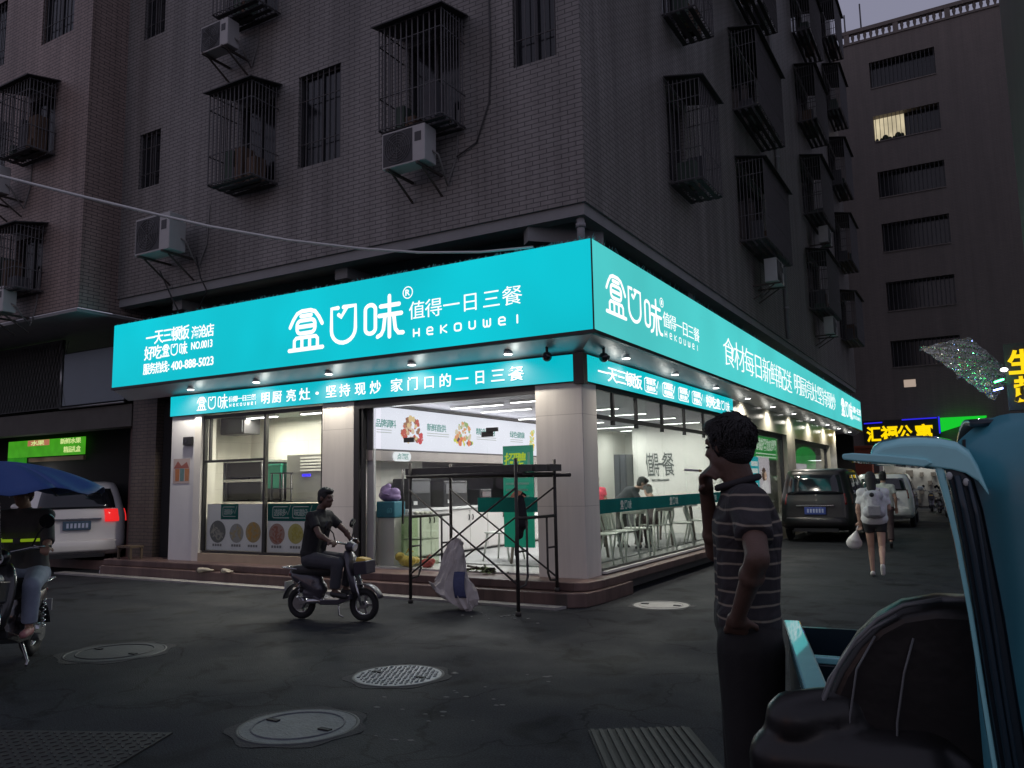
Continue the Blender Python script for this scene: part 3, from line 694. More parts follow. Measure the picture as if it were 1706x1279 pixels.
# crumpled plastic awning and yellow LED sign on it
aw = thing('plastic_awning', 'crumpled clear plastic awning catching green and blue light at the right', 'awning', (5,6,3), world=True)
rr = random.Random(12)
def awn(a, b):
    lo = V((3.80,3.9,3.43)).lerp(V((4.70,4.5,2.60)), a); hi = V((4.45,4.6,3.62)).lerp(V((4.98,4.9,3.05)), a); p = lo.lerp(hi, b)
    k = math.sin(p.z*62+p.x*9)
    return p + V((rr.uniform(-.006,.006), .018*k + .02*math.sin(a*11+b*6) + rr.uniform(-.010,.010), .010*k + rr.uniform(-.008,.008)))
g = MB().grid(awn, 110, 60, False)
g.build('sheet', M('wrinkled_plastic', (.42,.43,.41), .14, .85, var=.5, vscale=9), aw, solid=.006)
fr = MB(); fr.tube([awn(k/8,1)-V((0,0,.04)) for k in range(9)], .022, 6); fr.tube([awn(0,k/4)-V((0,0,.04)) for k in range(5)], .02, 6)
fr.tube([awn(.5,k/4)-V((0,0,.05)) for k in range(5)], .02, 6); fr.build('frame', m_bars, aw)
for nm, col_, e_, p_ in (('green_awning_fill',(.1,1,.3),3,(4.75,4.1,2.95)),('blue_awning_fill',(.25,.3,1),6,(4.6,4.0,2.60)),('white_awning_fill',(1,.95,.85),7,(4.2,3.5,3.3))):  # point lights added in front of the awning to give it coloured highlights
    l_ = bpy.data.lights.new(nm, 'POINT'); l_.energy = e_; l_.color = col_; l_.shadow_soft_size = .02; q_ = bpy.data.objects.new(nm, l_); COL.objects.link(q_); q_.location = p_
ys = thing('yellow_led_sign', 'black board with yellow LED characters cut by the right edge', 'sign', (5.3,4.6,2.5), world=True)
PY = Plane((0,4.5,0), (1,0,0), (0,0,1), (0,-1,0))
pbox(MB(), PY, 4.88, 6.3, 2.45, 3.45, -.1, 0).build('board', M('sign_black', (.02,.024,.022), .5), ys)
yt = MB(); put_text(yt, '生', PY, 4.93, 5.28, 2.98, 3.32, off=.004, depth=.03, bold=.03); put_text(yt, '超', PY, 4.98, 5.33, 2.58, 2.92, off=.004, depth=.03, bold=.03)
yt.build('lettering', m_yel, ys)
wl = MB(); wl.sph(PY.p(4.86,3.05,.12), (.05,.03,.03)); wl.build('white_lamp', E('lamp_white', (1,.95,.9), 6), ys)
gl_ = MB(); gl_.tube([PY.p(4.72,2.86,.25), PY.p(4.84,2.90,.22)], .012, 6); gl_.build('green_tube', E('neon_green', (.05,1,.2), 22), ys)
bb_ = MB(); bb_.tube([PY.p(4.70,2.74,.25), PY.p(4.82,2.77,.22)], .010, 6); bb_.build('blue_tube', E('neon_blue_small', (.2,.25,1), 22), ys)
# ================================================================== THE SHOP ON THE CORNER
m_black = M('black_trim', (.02,.02,.022), .4)
m_cream = brick('cream_stone_cladding', (.80,.76,.70), (.77,.73,.67), (.50,.47,.43), 3.0, 1.2, .004, .42, .05, 'xyz', .12)
m_white = M('white_panel', (.72,.71,.69), .5, var=.08)
m_teal_l = E('turquoise_light_front', (.0,.54,.64), 1.0, .13, .45)
m_teal_r = E('turquoise_light_side', (.075,.60,.595), 1.0, .10, .4)  # same sign as the front; paleness from the viewing angle put into the colour
m_letter = E('white_letters', (1,1,1), 1.15)
m_teal = film('teal_film', (.035,.24,.22))

# ---- large fascia box
FA = shifted(PA, .36); FBp = shifted(PB, .36)
fs = thing('fascia_sign', 'big turquoise lit fascia wrapping the shop corner, with white lettering', 'sign', (.36,-.36,3.38), world=True)
b = MB(); b.box(-9.5,.352,-.352,-.06,3.40,4.60); b.box(.06,.352,-.06,26.4,3.40,4.60); b.build('box', m_black, fs)
pbox(MB(), FA, -9.49, .345, 3.425, 4.605, -.006, .0).build('front_panel', m_teal_l, fs)
pbox(MB(), FBp, -.345, 26.39, 3.425, 4.605, -.006, .0).build('side_panel', m_teal_r, fs)
tr = MB(); pbox(tr, FA, -9.5, .37, 3.375, 3.424, -.05, .006); pbox(tr, FBp, -.36, 26.4, 3.375, 3.424, -.05, .006)
tr.bar((.358,-.358,3.42), (.358,-.358,4.61), .016, .016); tr.build('edge_trim', m_black, fs)
for pl, a, b_, nm in ((FA,-9.5,.36,0),(FBp,-.3,26.4,1)):
    fr = MB(); rr = random.Random(5+nm); x = a
    while x < b_:
        h = rr.uniform(.01,.055) if nm == 0 else rr.uniform(.03,.13); wd = rr.uniform(.02,.07)
        d = rr.uniform(-.06,0)
        fr.add([pl.p(x,4.606,d), pl.p(x+wd,4.606,d-.02), pl.p(x+wd*rr.uniform(.2,1.5),4.606+h,d-rr.uniform(-.04,.06))], [(0,1,2)])
        x += wd*rr.uniform(.35,.9)
    fr.build('frayed_film_edge', film('frayed_film', (.35,.75,.75)), fs)
SW = .098
lo = MB(); put_logo(lo, FA, [(-4.95,-4.2,3.62,4.31),(-4.1,-3.5,3.64,4.28),(-3.40,-2.64,3.65,4.30)], .066); lo.build('logo_lettering', m_letter, fs)
rg = MB(); put_strokes(rg, [['c']+[(.5+.5*math.cos(R(a)),.5+.5*math.sin(R(a))) for a in range(0,360,20)]], FA, -2.655,-2.485,4.21,4.38,.016); put_text(rg, 'R', FA, -2.61,-2.53,4.25,4.34); rg.build('registered_mark', m_letter, fs)
text('slogan_lettering', '值得一日三餐', FA, -2.52,-.69,3.885,4.135, m_letter, fs, bold=-.004, cells=[(-2.53,-2.28),(-2.24,-1.98),(-1.93,-1.68),(-1.62,-1.36),(-1.27,-1.02),(-.96,-.68)])
hk = MB(); put_latin(hk, 'HEKOUWEI', FA, -2.53,-.62,3.635,3.735,.026); hk.build('latin_lettering', m_letter, fs)
t = MB()
put_text(t, '一天三顿饭', FA, -8.52,-7.35,4.13,4.37, bold=.010); put_text(t, '好吃', FA, -8.55,-8.08,3.85,4.09, bold=.010)
put_logo(t, FA, [(-8.07,-7.86,3.86,4.09),(-7.84,-7.63,3.86,4.08),(-7.60,-7.38,3.86,4.09)], .024)
put_text(t, '海沧店', FA, -7.28,-6.71,4.11,4.32, bold=.010); put_text(t, 'NO.0013', FA, -7.28,-6.74,3.92,4.055, bold=.012)
put_text(t, '服务热线', FA, -8.57,-7.90,3.59,3.78, bold=.010); put_text(t, ':', FA, -7.88,-7.85,3.62,3.72); put_text(t, '400-888-5023', FA, -7.80,-6.70,3.605,3.76, bold=.015)
t.build('phone_lettering', m_letter, fs)
lo = MB(); put_logo(lo, FBp, [(.05,.75,3.70,4.28),(.80,1.36,3.72,4.25),(1.46,2.22,3.68,4.24)], .052)
put_strokes(lo, [['c']+[(.5+.5*math.cos(R(a)),.5+.5*math.sin(R(a))) for a in range(0,360,20)]], FBp, 2.15,2.31,4.18,4.32,.014); put_text(lo, 'R', FBp, 2.20,2.26,4.215,4.285); lo.build('logo_lettering', m_letter, fs)
text('slogan_lettering', '值得一日三餐', FBp, 2.26,4.12,3.885,4.12, m_letter, fs, bold=-.012)
hk = MB(); put_latin(hk, 'HEKOUWEI', FBp, 2.26,4.12,3.735,3.82,.018); hk.build('latin_lettering', m_letter, fs)
text('fresh_food_lettering', '食材每日新鲜配送', FBp, 5.65,12.1,3.69,4.24, m_letter, fs, bold=-.014)
text('open_kitchen_lettering', '明厨亮灶坚持现炒', FBp, 12.45,19.5,3.74,4.28, m_letter, fs, bold=-.014)
lo = MB(); put_logo(lo, FBp, [(20.8,21.7,3.68,4.34),(21.85,22.6,3.70,4.30),(22.8,23.7,3.68,4.33)], .07); put_text(lo, '值得一日三餐', FBp, 23.8,26.2,4.0,4.24); put_latin(lo, 'HEKOUWEI', FBp, 23.8,26.2,3.78,3.90,.03); lo.build('logo_lettering', m_letter, fs)
# sloping soffit of brushed metal with recessed lamps
m_metal = M('brushed_soffit_metal', (.52,.58,.62), .38, .55, var=.18, vscale=2.2, rvar=.08)
so_ = MB()
n0, n1 = -.31, -.004
so_.add([(-9.5,n0,3.376),(-.0+.31,n0,3.376),(.004,n1,3.206),(-9.5,n1,3.206),(-9.5,n0,3.39),(.31,n0,3.39),(.004,n1,3.22),(-9.5,n1,3.22)], [(0,1,2,3),(7,6,5,4),(3,2,6,7)])
so_.add([(.31,n0,3.376),(.31,26.4,3.376),(.004,26.4,3.206),(.004,n1,3.206)], [(0,1,2,3)])
so_.build('soffit', m_metal, fs)
m_lamp = E('downlight_lens', (1,.97,.92), 8)
def downlight(p, n, real=True):
    d = MB(); n = V((0,0,-1)); p = V(p)-V((0,0,.018)); d.cyl(V(p)-n*.03, V(p)+n*.006, .060, n=16); o = d.build('downlight', M('lamp_ring', (.75,.75,.75), .4), fs)
    MB().cyl(V(p)+n*.006, V(p)+n*.012, .055, n=16).build('lens', m_lamp, o)
    if real:
        l = bpy.data.lights.new('downlight_spot', 'SPOT'); l.energy = 80; l.spot_size = R(150); l.spot_blend = .7; l.shadow_soft_size = .05; l.color = (1,.93,.82)
        q = bpy.data.objects.new('downlight_spot', l); COL.objects.link(q); q.parent = fs; q.matrix_parent_inverse = Matrix.Translation(-V(fs['origin'])); q.location = V(p)+(V((0,-.13,-.02)) if abs(p[1]+.155) < .01 else V((.13,0,-.02)))
        l = bpy.data.lights.new('soffit_fill', 'POINT'); l.energy = .75; l.shadow_soft_size = .05; l.color = (1,.93,.82)  # extra point light below the lens, added to brighten the soffit
        q = bpy.data.objects.new('soffit_fill', l); COL.objects.link(q); q.parent = fs; q.matrix_parent_inverse = Matrix.Translation(-V(fs['origin'])); q.location = V(p)+n*.22
for x in (-7.53,-5.89,-4.28,-2.66,-1.02): downlight((x,-.155,3.286), (0,-.17,-.31))
for y in (1.2,3.36,5.77,8.23,10.71,13.29,16.13,18.9,21.4,24.2): downlight((.155,y,3.286), (.17,0,-.31))
# ---- lower sign band
sb_ = thing('sign_band', 'narrow turquoise lit sign band over the shop windows', 'sign', (0,0,2.8), world=True)
PA1 = shifted(PA, .05); PB1 = shifted(PB, .05)
b = MB(); b.box(-8.22,-.0,-.04,.12,2.825,3.19); b.box(-.12,.04,.12,7.36,2.825,3.19); b.build('box', m_black, sb_)
pbox(MB(), PA1, -8.20, -.10, 2.83, 3.185, -.008, 0).build('front_panel', m_teal_l, sb_)
pbox(MB(), PB1, .08, 7.35, 2.83, 3.185, -.008, 0).build('side_panel', E('turquoise_band_side', (.0,.52,.58), 1.0, .05, .8), sb_)
cx = MB(); cx.box(-.09,.056,-.056,.07,2.79,3.2); cx.build('corner_post', m_black, sb_)
lo = MB(); put_logo(lo, PA1, [(-7.48,-7.23,2.88,3.13),(-7.20,-6.98,2.885,3.12),(-6.94,-6.68,2.88,3.135)], .024)
put_text(lo, '值得一日三餐', PA1, -6.66,-6.0,2.985,3.08); put_latin(lo, 'HEKOUWEI', PA1, -6.66,-5.96,2.91,2.955,.014); lo.build('logo_lettering', m_letter, sb_)
s = '明厨亮灶坚持现炒家门口的一日三餐'
cells = [(-5.86,-5.68),(-5.60,-5.41),(-5.28,-5.09),(-4.99,-4.78),(-4.42,-4.22),(-4.13,-3.94),(-3.82,-3.63),(-3.52,-3.33),(-3.12,-2.92),(-2.81,-2.63),(-2.51,-2.33),(-2.23,-2.04),(-1.94,-1.75),(-1.63,-1.46),(-1.35,-1.15),(-1.07,-.85)]
t = MB(); put_text(t, s, PA1, -5.9,-.8,2.905,3.09, bold=.010, cells=cells); put_text(t, '·', PA1, -4.65,-4.58,2.97,3.02)
t.build('slogan_lettering', m_letter, sb_)
t = MB(); put_text(t, '一天三顿饭', PB1, .42,2.05,2.895,3.10, bold=.010); put_text(t, '好吃', PB1, 5.42,6.06,2.885,3.10, bold=.010)
put_logo(t, PB1, [(6.08,6.38,2.89,3.10),(6.43,6.70,2.89,3.09),(6.76,7.08,2.88,3.10)], .022)
for (a, b2), (s1, s2) in zip(((2.18,2.80),(3.0,3.62),(3.80,4.42),(4.56,5.20)), (('套餐多','选择多'),('口味好','吃得香'),('配送快','很方便'),('食材鲜','更放心'))):
    put_strokes(t, [['o',(.86,1),(.12,1),(0,.88),(0,.1),(.1,0),(.92,0),(.92,.18)], ['o',(.86,.62),(.93,.42),(1.06,.95)]], PB1, a,b2-.04,2.885,3.105,.022)
    put_text(t, s1, PB1, a+.07,b2-.14,3.005,3.09, off=.004, bold=.01); put_text(t, s2, PB1, a+.07,b2-.14,2.905,2.985, off=.004, bold=.01)
t.build('side_lettering', m_letter, sb_)
# ---- two round cameras / floodlights under the corner
for i, (p, lab) in enumerate((((-.42,-.16,3.19),'black round camera under the fascia, on the front side of the corner'),((.17,.36,3.19),'black round camera under the fascia, on the side-street side of the corner'))):
    c = thing('security_camera', lab, 'camera', p, group='round cameras under the fascia corner')
    MB().cyl((0,0,.02),(0,0,.12),.02,n=8).build('stem', m_black, c)
    MB().sph((0,0,-.02),(.068,.068,.068)).build('dome', M('camera_black', (.015,.016,.018), .25, coat=.5), c)
    MB().cyl(V((0,-.055,-.025)) if i == 0 else V((.055,0,-.025)), V((0,-.075,-.03)) if i == 0 else V((.075,0,-.03)), .03, n=12).build('lens', M('camera_lens', (.05,.05,.06), .1, .4), c)

# ---- shop front: pillars, frames and glass belong to the building
FZ = .30
MB().box(-.70,-.002,.0,.46,.278,2.824).build('corner_pillar', m_cream, bld, bevel=.006)
MB().box(-4.55,-3.90,.0,.46,.278,2.824).build('shop_pillar', m_cream, bld, bevel=.006)
MB().box(-8.20,-7.56,.0,.3,.278,2.824).build('end_wall', M('grey_white_wall', (.66,.66,.66), .55, var=.1), bld)
MB().box(-7.555,-7.38,-.02,.3,.278,2.824).build('jamb', M('pale_jamb', (.70,.68,.62), .5), bld)
MB().box(-8.98,-8.205,.4,.5,0,3.2).build('dark_recess_wall', m_dark, bld)  # black sheet standing in for the shade of the gap
f = MB()   # black frames, front
for x in (-7.375,-5.88,-4.59): f.box(x,x+.045,.02,.09,.46,2.80)
f.box(-7.33,-4.59,.02,.09,2.74,2.80); f.box(-7.33,-4.59,.02,.09,.42,.46)
f.box(-7.33,-5.88,.03,.08,1.97,2.01); f.box(-7.24,-7.205,.03,.08,2.01,2.74)
f.build('window_frame', m_black, bld)
MB().box(-7.38,-4.55,-.03,.3,.278,.418).build('sill', M('tan_sill', (.40,.32,.23), .5, var=.2), bld)
m_gl = glass('shop_glass', (.95,.97,.965), .025)
for x0, x1 in ((-7.33,-5.88),(-5.835,-4.59)): MB().box(x0,x1,.05,.058,.46,2.74).build('shop_window', m_gl, bld)
f = MB(); f.box(-3.895,-3.80,.0,.12,.30,2.80); f.box(-3.80,-.70,.0,.12,2.70,2.82); f.box(-3.76,-3.735,.02,.10,.3,2.7); f.build('door_frame', m_black, bld)
MB().box(-3.73,-3.60,.12,.17,.3,2.7).build('door_jamb', M('grey_jamb', (.36,.37,.38), .4, .3), bld)
for x0, x1 in ((-3.41,-2.885),(-2.88,-1.515),(-1.51,-.70)):
    d = MB().box(x0,x1,.06,.070,.31,2.70).build('glass_door', m_gl, bld)
    if x0 > -3.4 and x0 < -2:
        MB().tube([(-2.97,.03,.95),(-2.97,.03,1.75)], .016, 8).build('handle', m_black, d)
ph = MB()
for x, z in ((-2.88,2.18),(-1.51,2.20),(-1.51,.335)): ph.box(x-.09,x+.09,.05,.08,z-.035,z+.035)
ph.box(-1.52,-1.34,.045,.085,2.235,2.29); ph.build('patch_fitting', m_black, bld)
# teal band with repeated logo across the door glass
pbox(MB(), Plane((0,.058,0),(1,0,0),(0,0,1),(0,-1,0)), -1.68, -.72, 1.12, 1.32, 0, .001).build('glass_band', m_teal, bld)
f = MB()   # side glazing
f.box(-.05,.0,.47,7.3,.30,.36); f.box(-.05,.0,.47,7.3,2.76,2.82); f.box(-.045,.0,.47,7.3,2.36,2.42)
for y in (1.05,1.95,3.1,4.25,5.4,6.45): f.box(-.04,.0,y-.03,y+.03,2.42,2.76)
for y in (1.05,1.95,3.1,4.25,5.4,6.45):
    f.box(-.045,.0,y-.035,y+.035,2.30,2.36)
f.build('side_frame', m_black, bld)
ys_ = [.47,1.05,1.95,3.1,4.25,5.4,6.45,7.3]
m_gl2 = glass('side_glass', (.90,.94,.91), .04)
for a, b2 in zip(ys_[:-1], ys_[1:]):
    MB().box(-.03,-.022,a+.003,b2-.003,.36,2.36).build('side_window', m_gl2, bld); MB().box(-.03,-.022,a+.03,b2-.03,2.42,2.76).build('upper_pane', m_gl2, bld)
bn = MB(); pbox(bn, Plane((-.019,0,0),(0,1,0),(0,0,1),(1,0,0)), .48, 7.28, 1.08, 1.27, 0, .001); bn.build('glass_band', film('teal_band_film', (.04,.21,.21)), bld)
bt = MB(); PBt = Plane((-.017,0,0),(0,1,0),(0,0,1),(1,0,0))
for y in (1.2,3.3,5.6): put_logo(bt, PBt, [(y,y+.13,1.11,1.24),(y+.15,y+.27,1.11,1.24),(y+.29,y+.43,1.11,1.24)], .016)
bt.build('band_lettering', M('band_white', (.4,.5,.48), .6), bld)
MB().box(-.3,.03,.47,7.35,.02,.30).build('side_plinth', M('dark_plinth', (.10,.095,.09), .6, var=.3), bld)
MB().box(-.02,.06,.47,7.3,.30,.33).build('side_sill', M('pale_sill', (.66,.66,.62), .4), bld)
# wall of the neighbouring bay on the side street, with two deep windows
m_marble = M('polished_grey_stone', (.50,.48,.40), .22, var=.35, vscale=1.3, rvar=.06)
w = MB(); wall(w, PB, 7.37, 21.5, .0, 3.20, [(8.1,12.9,.35,2.68),(14.0,20.1,.35,2.62)], depth=.15)
w.add([(0,21.5,0),(-2.2,21.5,0),(-2.2,21.5,3.2),(0,21.5,3.2)], [(0,1,2,3)])
w.build('side_wall', m_marble, bld)
for a, b2, zt in ((8.1,12.9,2.68),(14.0,20.1,2.62)):
    g = MB(); PBd = shifted(PB, -.13)
    for q in ((a,a+.09,.35,zt),(b2-.09,b2,.35,zt),(a+.09,b2-.09,zt-.12,zt),(a+.09,b2-.09,.35,.42)): pbox(g, PBd, *q, -.06, .02)
    o = g.build('bay_window', m_alu, bld); pbox(MB(), PBd, a+.09, b2-.09, .42, zt-.12, -.03, -.022).build('pane', glass('bay_glass', (.9,.92,.9), .05), o)
MB().box(-2.2,-1.9,8.75,21.5,.3,3.0).box(-1.9,-.05,8.75,8.8,.3,3.0).build('bay_back_wall', M('bay_back', (.40,.38,.36), .6, var=.2), bld)
MB().box(-1.2,-1.0,21.52,26.4,0,3.3).box(-1.0,.0,26.2,26.4,0,3.3).build('dark_end_wall', m_dark, bld)  # black walls standing in for the shade of the end recess
# ---- shop interior shell
m_floor = brick('pale_floor_tile', (.62,.61,.60), (.59,.58,.57), (.40,.39,.38), .8, .8, .004, .22, .05, 'xy', .08)
MB().box(-8.2,-.05,.12,11,.28,.302).build('shop_floor', m_floor, bld)
m_ceil = M('slatted_ceiling', (.48,.47,.52), .6)
cl = MB(); cl.box(-3.95,-.05,.13,11,2.86,2.88)
y = .16
while y < 10.9: cl.box(-3.95,-.05,y,y+.055,2.80,2.858); y += .10
cl.build('shop_ceiling', m_ceil, bld)
m_iw = M('interior_white', (.78,.77,.74), .6, var=.04)
m_iwtile = brick('kitchen_tile', (.78,.76,.68), (.76,.74,.66), (.62,.60,.54), .6, .3, .004, .25, .05, 'xyz', .05)
MB().box(-8.2,-3.96,1.75,1.85,.3,2.95).build('kitchen_back_wall', m_iwtile, bld)
MB().box(-8.2,-8.1,.3,1.75,.3,2.95).build('kitchen_side_wall', m_iwtile, bld); MB().box(-4.05,-3.96,.47,1.75,.3,2.95).build('kitchen_side_wall', m_iwtile, bld)
MB().box(-8.2,-4.05,.3,1.75,2.86,2.9).build('kitchen_ceiling', M('kitchen_ceiling_white', (.7,.7,.68), .6), bld)
MB().box(-2.72,-.3,8.6,8.7,.3,2.8).build('lettered_wall', m_iw, bld)
MB().box(-3.95,-2.7,10.6,10.7,.3,2.8).box(-2.72,-2.65,8.7,10.6,.3,2.8).build('rear_wall', m_iw, bld)
MB().box(-.3,-.05,7.3,8.7,.3,2.8).build('end_partition', m_iw, bld)
MB().box(-3.95,-3.72,.5,10.6,.3,1.12).box(-3.95,-3.72,5.9,10.6,1.12,2.8).box(-3.95,-3.64,.3,10.6,2.76,2.8).build('servery_wall', m_iw, bld)
MB().box(-5.6,-5.5,2.6,10.6,.3,2.8).build('back_kitchen_wall', M('back_kitchen_grey', (.30,.30,.30), .5), bld)
PW = Plane((0,8.6,0), (1,0,0), (0,0,1), (0,-1,0))
wt = MB(); put_text(wt, '值得一餐', PW, -2.34,-1.70,1.62,2.14, off=.006, bold=.004, cells=[(-2.36,-2.20),(-2.20,-2.06),(-2.06,-1.94),(-1.95,-1.70)], slant=-.08)
put_text(wt, '每天三顿饭认真对待', PW, -2.27,-1.84,1.50,1.555, off=.006, bold=.006)
wt.build('wall_lettering', M('ink_black', (.10,.12,.12), .6), bld)
# ================================================================== INSIDE THE SHOP
def area(name, par, loc, sx, sy, e, col=(1,.97,.93)):
    l = bpy.data.lights.new(name, 'AREA'); l.shape = 'RECTANGLE'; l.size = sx; l.size_y = sy; l.energy = e; l.color = col
    o = bpy.data.objects.new(name, l); COL.objects.link(o); o.parent = par; o.location = loc
    return o
m_tube = E('strip_light', (1,.98,.96), 7)
first = None
for x, y in ((-2.6,1.5),(-2.6,2.45),(-1.35,1.33),(-1.4,3.4),(-2.9,4.3),(-1.4,4.75),(-2.9,6.2),(-1.3,6.15),(-2.9,7.95),(-1.3,7.75),(-2.8,9.3)):
    if first is None:
        first = thing('strip_light', 'slim white strip light under the slatted ceiling', 'ceiling light', (x,y,2.80), 0, 'strip lights under the slatted ceiling')
        MB().box(-.5,.5,-.035,.035,-.035,-.002).build('housing', M('light_housing', (.6,.6,.6), .4), first)
        MB().box(-.49,.49,-.03,.03,-.042,-.036).build('diffuser', m_tube, first)
        area('strip_light_beam', first, (0,0,-.06), .95, .06, 23)
    else: dup(first, (x,y,2.80))
kl = None
for x in (-7.2,-5.4):
    if kl is None:
        kl = thing('kitchen_light', 'white tube light on the kitchen ceiling', 'ceiling light', (x,1.0,2.86), 0, 'tube lights on the kitchen ceiling')
        MB().box(-.6,.6,-.05,.05,-.05,-.002).build('housing', M('light_housing', (.6,.6,.6), .4), kl)
        MB().box(-.58,.58,-.04,.04,-.062,-.051).build('diffuser', m_tube, kl)
        area('kitchen_light_beam', kl, (0,0,-.08), 1.1, .08, 58, (1,.93,.78))
    else: dup(kl, (x,1.0,2.86))
# lit menu board
mb_ = thing('menu_lightbox', 'long white lit menu board with food pictures over the serving hatch', 'menu board', (-3.62,3,2.07), world=True)
PM = Plane((-3.6,0,0), (0,1,0), (0,0,1), (1,0,0))
MB().box(-3.70,-3.605,.10,7.6,2.06,2.76).build('box', m_alu, mb_)
pbox(MB(), PM, .12, 7.58, 2.08, 2.745, -.004, .0).build('face', E('menu_white', (.80,.80,.90), 1.0, .03, 1), mb_)
m_mt = E('menu_teal_text', srgb(60,150,140), .8)
for s, a, b2 in (('品牌调料',.16,.66),('新鲜直供',1.50,2.06),('精选食材',3.04,3.72),('绿色健康',4.28,4.88)):
    text('lettering', s, PM, a, b2, 2.42, 2.54, m_mt, mb_, off=.003, depth=.002)
sm = MB()
for a, b2 in ((.18,.55),(1.5,2.15),(3.05,3.75),(4.3,4.8)):
    for z in (2.375,2.335): pbox(sm, PM, a, b2, z, z+.012, .003, .004)
sm.build('small_print', E('menu_grey_text', srgb(190,195,195), .8), mb_)
def cluster(y0, z0, w, h, cols, seed, n):
    rr = random.Random(seed)
    for ci, c in enumerate(cols):
        b = MB()
        for i in range(n):
            a = rr.uniform(0, 6.28); q = math.sqrt(rr.uniform(0,1))
            y = y0+math.cos(a)*q*w/2; z = z0+math.sin(a)*q*h/2; r = rr.uniform(.02,.06)
            k = rr.randint(5,9); d = .003+ci*.0012+i*.00003
            b.add([PM.p(y+r*1.2*math.cos(6.28*j/k)*rr.uniform(.6,1.1), z+r*math.sin(6.28*j/k)*rr.uniform(.6,1.1), d) for j in range(k)], [tuple(range(k))])
        b.build('food_picture', E('menu_food_%d_%d_%d' % tuple(int(v) for v in c), srgb(*c), .9), mb_)
cluster(1.06,2.40,.5,.42,[(205,160,130),(150,95,60),(225,195,140),(190,70,50)],1,12)
cluster(1.28,2.28,.2,.16,[(200,40,50)],2,6); cluster(1.0,2.46,.3,.2,[(215,190,160)],8,8)
cluster(2.6,2.42,.5,.40,[(150,175,110),(215,200,170),(225,150,90)],3,11)
cluster(2.6,2.27,.6,.12,[(240,215,30),(190,205,40),(60,45,70),(225,110,60)],4,7)
cluster(5.2,2.40,.22,.46,[(245,215,40),(225,190,60),(200,220,150)],5,9)
cluster(6.6,2.42,.5,.4,[(190,60,40),(90,140,60)],6,9)
ml = area('menu_glow', mb_, (0,0,0), 5, .5, 40, (.95,.95,1)); ml.location = (.10,0,.35); ml.rotation_euler = (0, R(-90), 0); ml.data.size = .5; ml.data.size_y = 5
# steel band and pickup sign under it
sbnd = thing('serving_hood', 'brushed steel band under the menu board', 'hood', (-3.62,3,1.9), world=True)
MB().box(-3.72,-3.61,.1,7.6,1.90,2.055).build('panel', M('hood_steel', (.42,.38,.37), .3, .7, var=.2), sbnd)
os_ = thing('pickup_sign', 'small white oval sign reading the pickup counter, hung under the menu board', 'sign', (-3.58,.8,1.97), world=True)
ov = MB(); ov.prism([(p[0],p[1]) for p in rrect(.58,1.02,1.895,2.045,.07)], (-3.60,0,0), (0,1,0), (0,0,1), (1,0,0), .03); ov.build('plate', E('oval_white', (.9,.92,.95), .9), os_)
text('lettering', '点餐区', Plane((-3.57,0,0),(0,1,0),(0,0,1),(1,0,0)), .66,.95,1.925,2.015, m_mt, os_, off=.002, depth=.002)
# cupboards under the hatch
ct = thing('counter', 'white cupboard counter with paired handles under the serving hatch', 'counter', (-3.6,3,.3), world=True)
MB().box(-3.715,-3.55,.9,5.7,.36,1.09).build('carcass', M('counter_white', (.66,.63,.62), .4, var=.05), ct)
MB().box(-3.74,-3.50,.85,5.75,1.09,1.13).build('worktop', M('worktop_white', (.75,.75,.75), .25), ct)
MB().box(-3.71,-3.60,.9,5.7,.302,.358).build('plinth', m_alu, ct)
for i in range(8):
    y = .92+i*.595
    d = MB().box(-3.546,-3.528,y,y+.575,.38,1.07).build('door', M('counter_door', (.70,.67,.66), .35, var=.05), ct, bevel=.004)
    yy = y+.52 if i % 2 == 0 else y+.05
    MB().tube([(-3.51,yy,.88),(-3.505,yy+.012,.93),(-3.51,yy,.98)], .010, 6).build('handle', m_black, d)
# kitchen things seen through the hatch
for (y0,y1,z0,z1,x0,nm,lab) in ((.95,1.55,1.132,1.62,-3.9,'steamer','dark steel steamer standing at the left of the serving hatch'),(2.0,2.75,1.132,1.58,-3.95,'drinks_machine','black drinks machine on the counter, right of the steamer'),(3.1,3.5,1.132,1.42,-3.9,'till','small black till screen on the white counter')):
    t = thing(nm, lab, nm.replace('_',' '), (x0+.15,(y0+y1)/2,z0), world=True)
    MB().box(x0,x0+.34,y0,y1,z0,z1).build('body', M('appliance_dark', (.03,.03,.033), .4, .2), t, bevel=.02)
    MB().box(x0+.343,x0+.352,y0+.05,y1-.05,z0+(z1-z0)*.5,z1-.05).build('front_panel', M('appliance_face', (.16,.16,.17), .2, .2), t)
    MB().box(x0+.343,x0+.36,y0+.1,y0+.2,z0+.06,z0+.12).build('knob', M('knob_white', (.6,.6,.6), .4), t)
# left kitchen: rack, hood, cabinet, counter with posters
rk = thing('oven_rack', 'dark two-tier rack of trays behind the left kitchen window', 'rack', (-7.7,1.4,1.2), world=True)
MB().box(-8.05,-7.1,1.15,1.7,1.72,2.0).box(-8.05,-7.1,1.15,1.7,1.30,1.62).build('trays', M('rack_dark', (.010,.009,.010), .6, var=.3), rk)
MB().box(-8.1,-7.05,1.08,1.72,1.63,1.68).box(-8.1,-7.05,1.08,1.72,1.22,1.27).box(-8.1,-7.05,1.08,1.72,2.0,2.04).build('shelf', M('steel_shelf', (.55,.55,.53), .3, .6), rk)
lg = MB()
for x in (-8.08,-7.07):
    for y in (1.1,1.7): lg.cyl((x,y,.303),(x,y,2.04),.02,n=8)
lg.build('post', m_black, rk)
hd = thing('extractor_unit', 'black box unit hung from the kitchen ceiling at the left window', 'extractor', (-7.6,1.0,2.5), world=True)
MB().box(-8.0,-7.35,.9,1.3,2.52,2.84).build('body', M('appliance_dark', (.03,.03,.033), .4, .2), hd, bevel=.02)
